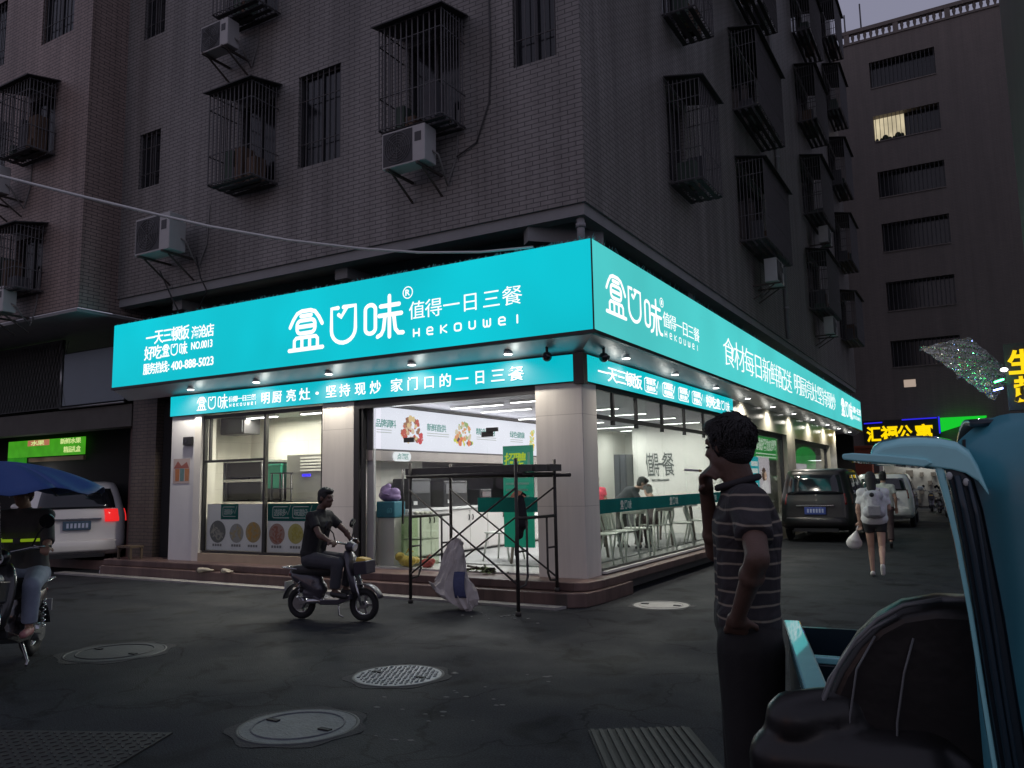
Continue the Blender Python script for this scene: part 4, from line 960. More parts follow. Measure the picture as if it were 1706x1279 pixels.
MB().box(-7.75,-7.38,.88,.897,2.56,2.78).build('screen', M('screen_glass', (.10,.11,.12), .1, .3), hd)
bn = thing('green_bin', 'green plastic crate stood beside the rack in the kitchen', 'crate', (-6.85,1.3,1.22), world=True)
bb = MB(); bb.loft([[(-7.04,1.15,1.5),(-6.66,1.15,1.5),(-6.66,1.45,1.5),(-7.04,1.45,1.5)],[(-7.08,1.12,1.92),(-6.62,1.12,1.92),(-6.62,1.48,1.92),(-7.08,1.48,1.92)]], False)
bb.build('body', M('bin_green', (.03,.30,.19), .45), bn, bevel=.01); MB().box(-7.09,-6.61,1.11,1.49,1.921,1.95).build('rim', M('bin_rim', (.05,.36,.24), .4), bn)
MB().box(-7.1,-6.55,1.1,1.5,1.30,1.497).build('stand', m_black, bn)
cb = thing('steel_cabinet', 'stainless steel cabinet with vents and a blue display in the kitchen', 'cabinet', (-6.1,1.4,.3), world=True)
MB().box(-6.5,-5.6,1.15,1.72,.303,2.1).build('body', M('cabinet_steel', (.42,.43,.40), .3, .7, var=.15), cb, bevel=.01)
v = MB()
for i in range(5): v.box(-6.15,-5.65,1.138,1.148,1.80+i*.055,1.83+i*.055)
v.build('vent', M('vent_pale', (.8,.8,.75), .4), cb); MB().box(-6.1,-5.9,1.138,1.148,1.70,1.75).build('display', E('display_blue', (.05,.03,1), 1.2), cb)
sf = thing('wire_stand', 'thin black shelf stand beside the steel cabinet', 'stand', (-6.5,.9,.3), world=True)
sh = MB()
for x in (-6.55,-6.27):
    for y in (.85,1.05): sh.cyl((x,y,.303),(x,y,1.78),.018,n=6)
for z in (1.25,1.48,1.76): sh.box(-6.57,-6.25,.83,1.07,z,z+.02)
sh.build('frame', m_black, sf)
kc = thing('kitchen_counter', 'long pale kitchen counter behind the food posters', 'counter', (-6,.45,.3), world=True)
MB().box(-7.37,-4.56,.30,.75,.303,1.22).build('carcass', M('counter_white', (.66,.63,.62), .4, var=.05), kc); MB().box(-7.38,-4.555,.26,.77,1.22,1.255).build('worktop', M('worktop_beige', (.55,.50,.40), .3), kc)
# food posters on the glass
PP = Plane((0,.086,0), (1,0,0), (0,0,1), (0,-1,0))
def poster(x0, x1, label, band, foods, seed):
    t = thing('food_poster', label, 'poster', ((x0+x1)/2,.09,.47), world=True)
    pbox(MB(), PP, x0, x1, .47, 1.25, -.002, 0).build('sheet', M('poster_white', (.80,.79,.78), .5, var=.05), t)
    pbox(MB(), PP, band[0], band[1], band[2], 1.25, .0006, .002).build('band', m_teal, t)
    put_box = MB()
    for a, b2 in band[3]: put_strokes(put_box, [['o',(.86,1),(.05,1),(0,.9),(0,.1),(.05,0),(.95,0)], ['o',(.8,.6),(.9,.3),(1.05,1.1)]], PP, a, b2, band[2]+.05, 1.20, .014, .003)
    for (a, b2), s in zip(band[3], ('选择多','味道好')): put_text(put_box, s, PP, a+.03, b2-.08, band[2]+.08, 1.16, off=.003, depth=.001)
    put_box.build('band_lettering', M('band_white', (.4,.5,.48), .6), t)
    rr = random.Random(seed); cap_ = MB()
    for i, (cx, cz, r, bowl, food) in enumerate(foods):
        k = 24; bw = MB()
        bw.add([PP.p(cx+r*math.cos(6.283*j/k), cz+r*.95*math.sin(6.283*j/k), .003) for j in range(k)], [tuple(range(k))]); o = bw.build('bowl', M('bowl_%d' % (seed*10+i), bowl, .5), t)
        fd = MB()
        for q in range(22):
            a = rr.uniform(0,6.28); d = r*.72*math.sqrt(rr.random()); x, z = cx+d*math.cos(a), cz+d*math.sin(a); s = rr.uniform(.015,.04)
            kk = 6; an = rr.uniform(0,3)
            fd.add([PP.p(x+s*1.5*math.cos(6.28*j/kk)*math.cos(an)-s*.6*math.sin(6.28*j/kk)*math.sin(an), z+s*1.5*math.cos(6.28*j/kk)*math.sin(an)+s*.6*math.sin(6.28*j/kk)*math.cos(an), .004+q*.00005) for j in range(kk)], [tuple(range(kk))])
        fd.build('food', M('food_%d' % (seed*10+i), food, .6, var=.6, vscale=40), o)
        for q in range(4): pbox(cap_, PP, cx-.12+q*.06, cx-.075+q*.06, .535, .575, .003, .004)
    cap_.build('captions', M('caption_grey', (.22,.22,.22), .6), t)
    return t
poster(-7.30,-5.90,'left food poster with three round dishes and a small teal patch', (-6.95,-6.52,.99,[(-6.90,-6.57)]), [(-7.02,.78,.20,(.16,.16,.15),(.35,.33,.28)),(-6.55,.76,.17,(.35,.34,.32),(.40,.33,.20)),(-6.15,.78,.18,(.40,.30,.15),(.50,.28,.07))], 2)
poster(-5.82,-4.62,'right food poster with a full-width teal band behind the scooter rider', (-5.82,-4.62,.97,[(-5.70,-5.32),(-5.25,-4.85)]), [(-5.60,.76,.18,(.38,.24,.20),(.34,.13,.09)),(-5.18,.77,.17,(.48,.42,.14),(.45,.38,.08)),(-4.80,.77,.16,(.38,.24,.18),(.35,.16,.10))], 3)
ep = thing('wall_poster', 'small poster of three cups on the grey end wall at the left of the shop', 'poster', (-7.9,-.005,1.6), world=True)
PE = Plane((0,-.003,0), (1,0,0), (0,0,1), (0,-1,0))
pbox(MB(), PE, -8.12, -7.68, 1.62, 2.06, .0, .003).build('sheet', M('poster_pinkish', (.46,.38,.36), .5), ep)
for i, c in enumerate(((.42,.16,.06),(.12,.22,.22),(.42,.18,.08))):
    x = -8.06+i*.13; MB().add([PE.p(x,1.66,.004),PE.p(x+.10,1.66,.004),PE.p(x+.11,1.88,.004),PE.p(x-.01,1.88,.004)], [(0,1,2,3)]).build('cup', M('cup_%d' % i, c, .5, var=.3, vscale=20), ep)
MB().add([PE.p(-8.11,1.89,.0045),PE.p(-7.7,1.89,.0045),PE.p(-7.76,2.0,.0045),PE.p(-7.9,1.93,.0045),PE.p(-8.0,2.02,.0045)], [(0,1,2,3,4)]).build('red_hill', M('poster_red', (.30,.10,.08), .5), ep)
eb = thing('meter_box', 'small black meter box on the end wall above the cup poster', 'box', (-7.70,-.03,2.3), world=True)
MB().box(-7.82,-7.60,-.06,-.003,2.29,2.44).build('case', m_black, eb, bevel=.008); MB().box(-7.79,-7.70,-.064,-.061,2.34,2.40).build('window', m_pane, eb)
# recruitment board standing behind the right-hand glass
gb = thing('recruitment_board', 'tall green recruitment board leaning behind the glass beside the pillar', 'notice board', (-1.15,.5,.3), world=True)
PB_ = Plane((0,.40,0), (1,0,0), (0,0,1), (0,-1,0))
pbox(MB(), PB_, -1.46, -.98, .62, 2.04, -.03, 0).build('board', E('board_green_glow', srgb(20,118,92), .55, base=(.02,.2,.15)), gb)  # emission added to make the board brighter; it is not a lamp
text('lettering', '招聘', PB_, -1.44, -1.10, 1.76, 1.93, E('board_lime_glow', srgb(175,200,40), .8), gb, off=.002, depth=.002, bold=.02, slant=.12)  # letters given the same added glow
tt = MB()
for k in range(5): pbox(tt, PB_, -1.42, -1.06+.02*(k % 2), 1.58-k*.09, 1.61-k*.09, .001, .002)
pbox(tt, PB_, -1.06, -1.02, 1.72, 1.94, .001, .002); tt.build('small_print', M('board_pale', (.15,.40,.32), .6), gb)
cut = MB(); cut.cyl(PB_.p(-1.22,1.28,.001), PB_.p(-1.22,1.28,.004), .13, n=24); cut.build('picture', M('board_photo', (.40,.16,.12), .6, var=.6, vscale=14), gb)
# purple bag on a box by the door
bx = thing('insulated_box', 'teal insulated delivery box on a grey stand just inside the door frame', 'box', (-3.62,.42,.3), world=True)
MB().box(-3.72,-3.36,.32,.6,1.02,1.27).build('box', M('box_teal', (.03,.16,.22), .5), bx, bevel=.02); MB().box(-3.70,-3.38,.34,.58,.303,1.018).build('stand', M('stand_grey', (.50,.49,.46), .5), bx)
text('lettering', '60', Plane((0,.318,0),(1,0,0),(0,0,1),(0,-1,0)), -3.5,-3.4,1.09,1.17, M('box_text', (.08,.30,.36), .6), bx)
pb = thing('purple_bag', 'bulging lilac bag lying on the teal delivery box', 'bag', (-3.54,.44,1.27), world=True)
q = MB(); q.sph((-3.56,.45,1.36), (.185,.14,.10)).sph((-3.46,.45,1.40), (.10,.09,.08)).sph((-3.63,.44,1.43),(.09,.08,.09)).sph((-3.58,.45,1.50),(.05,.05,.05)).sph((-3.47,.44,1.33),(.12,.12,.07)); blob('bag', q, M('lilac_bag', (.24,.16,.34), .5, var=.3, vscale=10, bump=.5, bscale=16), pb, .014, 4)
MB().tube([(-3.62,.33,1.42),(-3.55,.30,1.39),(-3.47,.33,1.37)], .010, 6).build('handle', M('lilac_bag', (.32,.20,.46), .5), pb)
# glass food case behind the door
gc = thing('food_case', 'glazed food case with pale shelves just inside the glass door', 'display case', (-3.1,.55,.3), world=True)
MB().box(-3.32,-2.92,.45,.85,.303,.36).box(-3.32,-2.92,.45,.85,.68,.70).box(-3.32,-2.92,.45,.85,1.04,1.06).build('shelf', M('steel_shelf', (.55,.55,.53), .3, .6), gc)
MB().box(-3.325,-3.318,.44,.86,.303,1.06).box(-2.922,-2.915,.44,.86,.303,1.06).box(-3.315,-2.925,.44,.447,.36,1.04).build('pane', glass('case_glass', (.85,.92,.80), .06), gc)
fdm = MB(); rr = random.Random(21)
for i in range(14): fdm.sph((rr.uniform(-3.28,-2.96), rr.uniform(.5,.8), 1.085), (.035,.035,.025), nu=8, nv=5)
fdm.build('trays', M('case_food', (.5,.5,.42), .5, var=.5, vscale=30), gc)
# tables and chairs
m_top = M('table_top', (.80,.79,.76), .25, var=.05); m_leg = M('table_leg', (.22,.18,.15), .5)
m_leg2 = M('table_leg_dark', (.07,.065,.06), .5)
def table(x, y, lx, ly, label, ml_):
    t = thing('dining_table', label, 'table', (x,y,.302))
    MB().box(-lx/2,lx/2,-ly/2,ly/2,.70,.74).build('tabletop', m_top, t, bevel=.008)
    for sx in (-1,1):
        for sy in (-1,1): MB().cyl((sx*(lx/2-.06),sy*(ly/2-.06),0),(sx*(lx/2-.12),sy*(ly/2-.12),.70),.022,.034,n=8).build('leg', ml_, t)
    return t
table(-1.25,1.75,1.1,1.5,'white dining table nearest to the corner pillar',m_leg)
table(-1.25,3.75,.95,1.35,'white dining table where the child is sitting',m_leg2)
table(-.95,5.7,.85,1.5,'white dining table in front of the lettered wall',m_leg)
m_ch = M('chair_plastic', (.66,.68,.62), .35, var=.04)
def chair():
    t = thing('plastic_chair', 'white plastic chair', 'chair', (0,0,0), 0, 'white plastic chairs in the dining room')
    MB().grid(lambda a,b: V((-.21+.42*a, -.2+.4*b, .45-.018*math.sin(math.pi*a)*math.sin(math.pi*b)+.0)), 8, 8).build('seat', m_ch, t, solid=.02)
    for sx in (-1,1):
        MB().cyl((sx*.23,.22,0),(sx*.18,.16,.44),.014,.020,n=8).build('leg', m_ch, t)
        MB().cyl((sx*.24,-.27,0),(sx*.19,-.17,.44),.014,.020,n=8).build('leg', m_ch, t)
    bk = MB(); bk.tube([(-.19,-.18,.44),(-.215,-.235,.62),(-.19,-.255,.78),(-.09,-.265,.815),(.09,-.265,.815),(.19,-.255,.78),(.215,-.235,.62),(.19,-.18,.44)], .017, 8)
    for u in (-.09,0,.09): bk.bar((u*.7,-.19,.45),(u*1.2,-.258,.80),.035,.012)
    bk.grid(lambda a,b: V((-.19+.38*a, -.245-.02*math.sin(math.pi*a)-.015*b, .69+.12*b-.02*abs(2*a-1)*b)), 8, 3)
    bk.build('backrest', m_ch, t, solid=.008)
    return t
c0 = chair()
spots = [(-.46,2.95,12,'white plastic chair seen from behind, in front of the child'),(-.32,4.75,-70,'white plastic chair between the window and the lettered wall, nearer one'),(-.30,5.75,-80,'white plastic chair by the window, deepest in the room'),(-.42,1.5,-85,'white plastic chair close to the corner pillar, right of its table'),(-.45,2.2,-95,'white plastic chair behind the one at the corner pillar'),(-2.15,1.5,90,'white plastic chair on the far side of the first table'),(-1.45,6.7,180,'white plastic chair beyond the last table'),(-.55,4.05,60,'white plastic chair the child sits on')]
for i, (x, y, a, lab) in enumerate(spots):
    if i == 0: c0.location = (x,y,.302); c0.rotation_euler = (0,0,R(a)); c0['label'] = lab
    else: dup(c0, (x,y,.302), R(a), lab)
# bits on tables, framed pictures, screens
for i, (x, y, h, lab) in enumerate(((-.75,5.35,.16,'white tissue box on the table by the lettered wall'),(-1.0,1.5,.05,'shallow dark tray on the table nearest the pillar'))):
    t = thing('tissue_box' if i == 0 else 'tray', lab, 'tissue box' if i == 0 else 'tray', (x,y,1.045))
    MB().box(-.09,.09,-.06,.06,0,h).build('box', M('tissue_white', (.75,.75,.74), .5) if i == 0 else m_alu, t, bevel=.008)
    MB().box(-.04,.04,-.02,.02,h+.001,h+.03).build('tissue' if i == 0 else 'spoon', m_white if i == 0 else m_metal, t)
for i, x in enumerate((-3.0,-2.55)):
    t = thing('framed_notice', 'small dark-framed notice on the rear wall, '+('left one' if i == 0 else 'right one'), 'picture', (x,10.58,1.7))
    MB().box(-.17,.17,-.02,.015,0,.4).build('frame', m_black, t); MB().box(-.13,.13,-.026,-.021,.05,.35).build('sheet', m_white, t)
dp = thing('dark_cupboard', 'tall dark cupboard standing left of the lettered wall', 'cupboard', (-2.9,8.4,.3), world=True)
MB().box(-3.05,-2.73,8.2,8.65,.303,2.15).build('carcass', M('cupboard_dark', (.05,.052,.06), .4), dp, bevel=.01); MB().box(-3.03,-2.90,8.182,8.198,.35,2.1).box(-2.88,-2.75,8.182,8.198,.35,2.1).build('door', M('cupboard_door', (.07,.072,.085), .35), dp)
wb = thing('waste_bin', 'dark green bin on the floor just inside the corner glass', 'bin', (-.3,.75,.302))
MB().cyl((0,0,0),(0,0,.34),.11,.15,n=16).build('body', M('bin_dark_green', (.03,.05,.04), .5), wb); MB().cyl((0,0,.341),(0,0,.37),.155,.12,n=16).build('lid', m_black, wb)
# posters inside the neighbouring bay
PN = Plane((-.20,0,0), (0,1,0), (0,0,1), (1,0,0))
m_gr = E('poster_green', srgb(40,165,70), .9, .1, 2)
t = thing('green_notice', 'green lit notice with white lettering in the first side window', 'notice', (-.8,10.5,2.0), world=True)
pbox(MB(), PN, 9.9, 12.6, 2.0, 2.60, -.03, 0).build('panel', m_gr, t)
text('lettering', '诚招加盟', PN, 10.2, 12.5, 2.22, 2.50, E('notice_white', (.75,.95,.75), .9), t, off=.003, depth=.002, bold=.02)
sm = MB()
for k in range(2): pbox(sm, PN, 10.2, 12.4, 2.04+k*.08, 2.07+k*.08, .003, .004)
sm.build('small_print', E('notice_white', (.75,.95,.75), .9), t)
t = thing('lit_poster', 'lit poster, turquoise with white text, a woman in white at its right', 'poster', (-.8,10,1.1), world=True)
PN2 = Plane((-.185,0,0), (0,1,0), (0,0,1), (1,0,0))
pbox(MB(), PN2, 9.2, 10.35, 1.15, 2.04, -.03, 0).build('left_half', E('poster_cyan', srgb(20,190,205), .95, .05), t)
pbox(MB(), PN2, 10.35, 11.5, 1.15, 2.04, -.03, 0).build('right_half', E('poster_pale', srgb(225,215,225), .9), t)
pt = MB()
for k, (a, b2) in enumerate(((9.6,10.25),(9.4,10.25),(9.5,10.25),(9.4,10.15))): pbox(pt, PN2, a, b2, 1.82-k*.17, 1.93-k*.17, .002, .003)
pt.build('lettering_blocks', E('notice_white2', (.85,.97,.97), .9), t)
fig = MB(); fig.add([PN2.p(10.85+.24*math.cos(a),1.62+.17*math.sin(a),.003) for a in [6.283*i/16 for i in range(16)]], [tuple(range(16))]); fig.build('hair', E('poster_brown', srgb(95,65,55), .8), t)
fig = MB(); fig.add([PN2.p(11.0+.13*math.cos(a),1.58+.11*math.sin(a),.004) for a in [6.283*i/16 for i in range(16)]], [tuple(range(16))]); fig.build('face', E('poster_skin', srgb(235,190,165), .85), t)
fig = MB(); fig.add([PN2.p(10.5,1.16,.0035),PN2.p(11.4,1.16,.0035),PN2.p(11.3,1.38,.0035),PN2.p(11.1,1.47,.0035),PN2.p(10.8,1.47,.0035),PN2.p(10.6,1.38,.0035)], [(0,1,2,3,4,5)]); fig.build('white_coat', E('poster_coat', srgb(245,240,245), .95), t)
t = thing('green_arch_notice', 'green arched notice with a pale text panel in the second side window', 'notice', (-.8,16,1.3), world=True)
gsh = MB(); gsh.prism([(15.0,2.15)]+[(15.0+1.7*(1-math.cos(R(a))), 2.15+.33*math.sin(R(a))) for a in range(15,166,15)]+[(18.3,2.15),(18.3,1.95),(15.0,1.95)], (-.215,0,0), (0,1,0), (0,0,1), (1,0,0), .03)
gsh.build('arch', m_gr, t); pbox(MB(), PN, 15.0, 16.7, 1.2, 1.94, -.03, 0).build('white_half', E('poster_pale', srgb(225,215,225), .9), t)
pbox(MB(), PN, 16.75, 18.3, 1.2, 1.94, -.03, 0).build('green_half', E('panel_green2', srgb(60,170,90), .8), t)
text('lettering', '好吃', PN, 16.9, 18.2, 1.35, 1.7, E('notice_white', (.75,.95,.75), .9), t, off=.003, depth=.002, bold=.03)
bl2 = bpy.data.lights.new('bay_lamp', 'AREA'); bl2.energy = 60; bl2.size = 1; bl2.shape = 'RECTANGLE'; bl2.size_y = 10
bay2 = thing('bay_ceiling_light', 'long ceiling light inside the neighbouring bay', 'ceiling light', (-1.1,14,2.9))
MB().box(-.12,.12,-5,5,0,.05).build('housing', M('light_housing', (.6,.6,.6), .4), bay2); MB().box(-.1,.1,-4.9,4.9,-.012,-.001).build('diffuser', E('bay_diffuser', (1,1,.92), 3), bay2)
bo = bpy.data.objects.new('bay_lamp', bl2); COL.objects.link(bo); bo.parent = bay2; bo.location = (0,0,-.05)
# ================================================================== THINGS IN THE STREET
# ---- air conditioners on the walls
m_ac = M('ac_casing', (.50,.49,.48), .5, var=.12, vscale=6)
def aircon(loc, rz, sc, label):
    t = thing('air_conditioner', label, 'air conditioner', loc, rz, 'air conditioners hung on the walls')
    w, h, d = .76*sc, .54*sc, .28*sc
    MB().box(-w/2,w/2,-d-.3,-.3,0,h).build('casing', m_ac, t, bevel=.012)
    f = MB(); cx, cz = -w*.13, h*.5
    f.box(-w*.47, w*.22, -d-.304, -d-.301, h*.05, h*.95)
    o = f.build('fan_grille', M('ac_grille_dark', (.05,.05,.055), .6), t)
    g = MB()
    for k in range(6): g.tube([(cx+math.cos(a)*h*.42*(k+1)/6, -d-.312, cz+math.sin(a)*h*.42*(k+1)/6) for a in [6.283*i/24 for i in range(24)]], .004*sc, 5, closed=True)
    for k in range(8): a = 6.283*k/8; g.cyl((cx,-d-.312,cz),(cx+math.cos(a)*h*.43,-d-.312,cz+math.sin(a)*h*.43),.004*sc,n=5)
    g.build('wire_guard', M('ac_wire', (.16,.16,.16), .5), o)
    MB().box(w*.27,w*.42,-d-.303,-d-.3005,h*.55,h*.8).build('badge_panel', m_alu, t)
    b = MB()
    for x in (-w*.35, w*.35):
        b.bar((x,-.0,-.03),(x,-d-.34,-.03),.035,.035); b.bar((x,-.0,-.34*sc),(x,-d-.2,-.05),.025,.025)
    b.build('bracket', M('bracket_rust', (.10,.085,.075), .7, .3), t)
    MB().tube([(w*.5,-.4,h*.35),(w*.58,-.34,h*.25),(w*.56,-.2,-.05),(w*.5,-.03,-.2),(w*.7,-.01,.2),(w*.75,0,.9)], .016, 6).build('pipe', M('pipe_wrap', (.22,.21,.2), .7), t)
    return t
aircon((-2.30,-.24,6.02),0,1.0,'air conditioner hung low under the middle window cage of the grey block')
aircon((-7.75,-.24,5.62),0,1.22,'big air conditioner on brackets above the left end of the fascia')
aircon((-6.40,-.24,9.02),0,.9,'air conditioner high on the grey block under the top left cage')
aircon((-11.95,-1.0,7.30),0,1.0,'air conditioner at the left edge beside the left block\'s window cage')
aircon((-11.45,-1.0,4.88),0,.9,'air conditioner under the lower cage of the left block')
for y, z, lab in ((9.2,5.95,'air conditioner under the second cage along the side street'),(17.5,9.0,'air conditioner between the cages at the far end of the side wall'),(17.3,6.0,'air conditioner low on the far end of the side wall above the fascia')):
    aircon((.24,y,z),R(90),1.0,lab)
# ---- cables
cb_ = MB(); P = [(-3.78,-5.41,4.64),(-3.4,-4.83,4.54),(-2.99,-4.2,4.44),(-2.7,-3.75,4.38),(-2.24,-3.04,4.33),(-1.77,-2.33,4.33),(-1.36,-1.69,4.37),(-.91,-1.01,4.47),(-.49,-.362,4.63)]
cb_.tube([(-8.2,-12.3,6.4),(-5.6,-8.2,5.25)]+P, .017, 6)
tag(cb_.build('power_cable', M('pale_cable', (.80,.78,.75), .6)), 'pale cable sagging across the street to the top of the fascia', 'cable')
cb_ = MB()
for k in range(3): cb_.tube([(-16,-3.5,10.6-k*.14),(-13.6,-2.2,9.6-k*.16),(-11.62,-1.02,8.75-k*.12)], .012, 5)
tag(cb_.build('wire_bundle', M('grey_wire', (.22,.20,.20), .6)), 'three thin wires running to the left block\'s window cage', 'cable')
cb_ = MB(); cb_.tube([(-7.3,-.3,5.6),(-7.15,-.32,5.2),(-7.0,-.30,4.95),(-7.3,-.2,4.7)], .014, 5); cb_.tube([(-8.3,-.3,5.5),(-7.9,-.3,4.9),(-7.75,-.25,4.62)], .014, 5)
tag(cb_.build('hanging_cable', M('black_cable', (.03,.03,.03), .6)), 'loose black cables hanging from the big air conditioner to the fascia', 'cable')

cb_ = MB(); cb_.tube([(-1.18,-.255,8.55),(-1.16,-.262,7.6),(-1.2,-.26,6.9),(-1.42,-.262,6.35),(-1.75,-.28,6.2)], .012, 5)
tag(cb_.build('wall_cable', M('wall_cable_dark', (.09,.085,.085), .7)), 'dark cable running down the tiled wall right of the middle window cage', 'cable')
dpp = MB(); dpp.cyl((.30,12.4,5.2),(.30,12.4,24),.055,n=10)
for k in range(9): dpp.cyl((.30,12.4,6+k*2.1),(.30,12.4,6.06+k*2.1),.07,n=10)
tag(dpp.build('wall_downpipe', M('pipe_pvc', (.34,.34,.35), .5, var=.2)), 'vertical downpipe on the side wall between the window cages', 'pipe')
# ---- scaffold tower
m_sc = M('scaffold_steel', (.06,.055,.05), .55, .4, var=.5, vscale=14)
sc = thing('scaffold', 'small steel scaffold tower with crossed braces in front of the glass doors', 'scaffold', (-1.15,-.8,0), world=True)
A0, A1 = V((-2.05,-1.0,0)), V((-2.0,-.14,.28)); C0, C1 = V((-.26,-1.33,0)), V((-.2,-.46,.171))
for p, q in ((A0,A1),(C0,C1)):
    f = MB(); f.cyl(p,(p.x,p.y,1.80),.022,n=10); f.cyl(q,(q.x,q.y,1.80),.022,n=10)
    d = (q-p); d.z = 0; pt = lambda a, z: V((p.x+d.x*a, p.y+d.y*a, z))
    f.cyl(pt(0,1.10),pt(1,1.10),.019,n=8)
    for a in (.24,.76):
        f.tube([pt(a,1.10),pt(a,.42),pt(a-.06 if a < .5 else a+.06,.33),pt(0 if a < .5 else 1,.31)], .014, 8)
        f.cyl(pt(a,.72),pt(0 if a < .5 else 1,.72),.012,n=6)
    f.cyl(pt(0,1.62),pt(1,1.62),.019,n=8)
    for w_ in (p,q): f.cyl((w_.x,w_.y,w_.z),(w_.x,w_.y,w_.z+.05),.034,n=10)
    f.build('end_frame', m_sc, sc)
for p, q in ((A0,C0),(A1,C1)):
    for za, zb in ((.36,1.45),(1.45,.36)): MB().cyl((p.x,p.y-.025,za),(q.x,q.y-.025,zb),.012,n=8).build('brace', m_sc, sc)
pl_ = MB()
for k in range(3):
    a = k/3; p = A0+(A1-A0)*(a+.16); q = C0+(C1-C0)*(a+.16); d = (q-p); d.z = 0; d.normalize()
    pl_.bar((p.x-d.x*.1,p.y-d.y*.1,1.685+.006*k),(q.x+d.x*(.06+.03*k),q.y+d.y*.1,1.685+.004*k),.24,.085)
pl_.build('plank', M('weathered_plank', (.10,.095,.085), .8, var=.4, vscale=8), sc, bevel=.006)
pl2 = MB(); pl2.cyl((A0.x-.05,A0.y,1.62),(C0.x+.1,C0.y,1.62),.024,n=8); pl2.cyl((A1.x-.05,A1.y,1.62),(C1.x+.22,C1.y,1.60),.024,n=8); pl2.build('rail', m_sc, sc)
# cloth over the rear post, sack against the scaffold
jk = thing('dark_jacket', 'dark cloth hung over the right-hand rear part of the scaffold', 'cloth', (-.42,-.95,.9))
q = MB(); q.cap((0,0,.42),(.02,0,.12),.05,.075).cap((.02,-.02,.2),(-.02,0,-.02),.05,.045).cap((-.05,0,.05),(-.08,0,-.25),.03,.02); blob('cloth', q, M('jacket_black', (.02,.02,.023), .8), jk, .014, 4)
MB().tube([(0,0,.44),(0,.05,.49),(.02,.1,.46)], .012, 6).build('collar', M('jacket_black', (.02,.02,.023), .8), jk)
sk = thing('woven_sack', 'big white woven sack with a blue printed patch, slumped against the scaffold', 'sack', (-1.2,-1.22,0))
m_sack = M('woven_plastic', (.50,.46,.43), .6, var=.22, vscale=9, bump=.5, bscale=14)
def sackring(z, cx, cy, rx, ry, ph):
    return [V((cx+rx*math.cos(a)*(1+.10*math.sin(3*a+ph)+.06*math.sin(7*a+ph*2)), cy+ry*math.sin(a)*(1+.10*math.sin(2*a+ph)), z+.03*math.sin(2*a+ph))) for a in [6.283*i/28 for i in range(28)]]
rk_ = random.Random(77); rings = []
for z, cx, cy, rx, ry, ph in ((.02,.16,0,.07,.06,0),(.05,.14,0,.15,.10,.5),(.12,.06,.01,.23,.14,1),(.20,-.02,.02,.27,.15,1.6),(.28,-.07,.03,.27,.14,2.2),(.36,-.08,.04,.22,.12,2.6),(.45,-.07,.05,.185,.10,3.0),(.56,-.06,.06,.16,.085,3.4),(.68,-.06,.08,.14,.07,3.7),(.77,-.06,.09,.12,.05,4.0),(.82,-.055,.095,.115,.035,4.2)):
    rings.append([V((p.x+rk_.uniform(-.022,.022), p.y+rk_.uniform(-.02,.02), p.z+rk_.uniform(-.02,.02))) for p in sackring(z,cx,cy,rx,ry,ph)])
MB().loft(rings, smooth=False).build('sack', m_sack, sk)
MB().grid(lambda a,b: V((.03+.13*a+.05*(1-b), -.115-.035*math.sin(math.pi*b)+.05*a-.015+.06*b, .16+.30*b)), 6, 10).build('blue_print', M('sack_blue', (.05,.06,.14), .6, var=.5, vscale=25), sk, solid=.004)
MB().grid(lambda a,b: V((-.27-.08*b+.03*a, -.07+.05*a, .30-.10*a+.03*b)), 4, 4).build('loose_corner', m_sack, sk, solid=.006)
# heap of greens, yellow and red bags, shoes, litter on the steps
hp = thing('rubbish_heap', 'heap of greens and dark sticks on the platform behind the scaffold', 'heap', (-1.55,.02,.28))
rr = random.Random(31); g = MB()
for i in range(60):
    a, r = rr.uniform(0,6.28), abs(rr.gauss(0,.12)); p = V((r*math.cos(a)*1.6, r*math.sin(a)*.6, .02+rr.uniform(0,.10)*max(0,1-r*4))); s = rr.uniform(.02,.05)
    q = Matrix.Rotation(rr.uniform(0,6), 3, 'Z') @ Matrix.Rotation(rr.uniform(-1,1), 3, 'X')
    g.add([p+q@V((-s,0,0)),p+q@V((0,-s*.5,.01)),p+q@V((s,0,0)),p+q@V((0,s*.5,.01))], [(0,1,2,3)])
g.build('leaves', M('greens', (.12,.16,.07), .6, var=.6, vscale=25), hp)
s_ = MB()
for a, b2 in (((-.55,-.02,.03),(-.05,.03,.08)),((-.40,.05,.02),(-.1,-.05,.10)),((-.3,.02,.10),(.05,.0,.06))): s_.cyl(a,b2,.018,.012,n=6)
s_.build('sticks', M('stick_dark', (.05,.04,.035), .8), hp)
for nm, lab, loc, col, sc_ in (('yellow_bag','yellow plastic bag lying inside the glass door',(-3.10,.30,.302),(.45,.34,.05),1.0),('red_bag','small red bag slumped next to the yellow one',(-2.72,.30,.302),(.38,.06,.05),.7)):
    t = thing(nm, lab, 'bag', loc); q = MB()
    for k in range(11): q.sph((rr.uniform(-.13,.13)*sc_, rr.uniform(-.05,.05)*sc_, rr.uniform(.05,.15)*sc_),(rr.uniform(.05,.09)*sc_,rr.uniform(.04,.08)*sc_,rr.uniform(.04,.07)*sc_), Matrix.Rotation(rr.uniform(-.8,.8),3,'Y'), 9, 6)
    q.sph((0,0,.08*sc_),(.15*sc_,.09*sc_,.08*sc_)); blob('bag', q, M(nm+'_plastic', col, .4, var=.2, vscale=14, bump=.4, bscale=18), t, .010, 1)
    MB().tube([(-.02,0,.20*sc_),(.05,-.02,.27*sc_),(.12*sc_,0,.22*sc_)], .01, 6).build('handle', M(nm+'_plastic', col, .4), t)
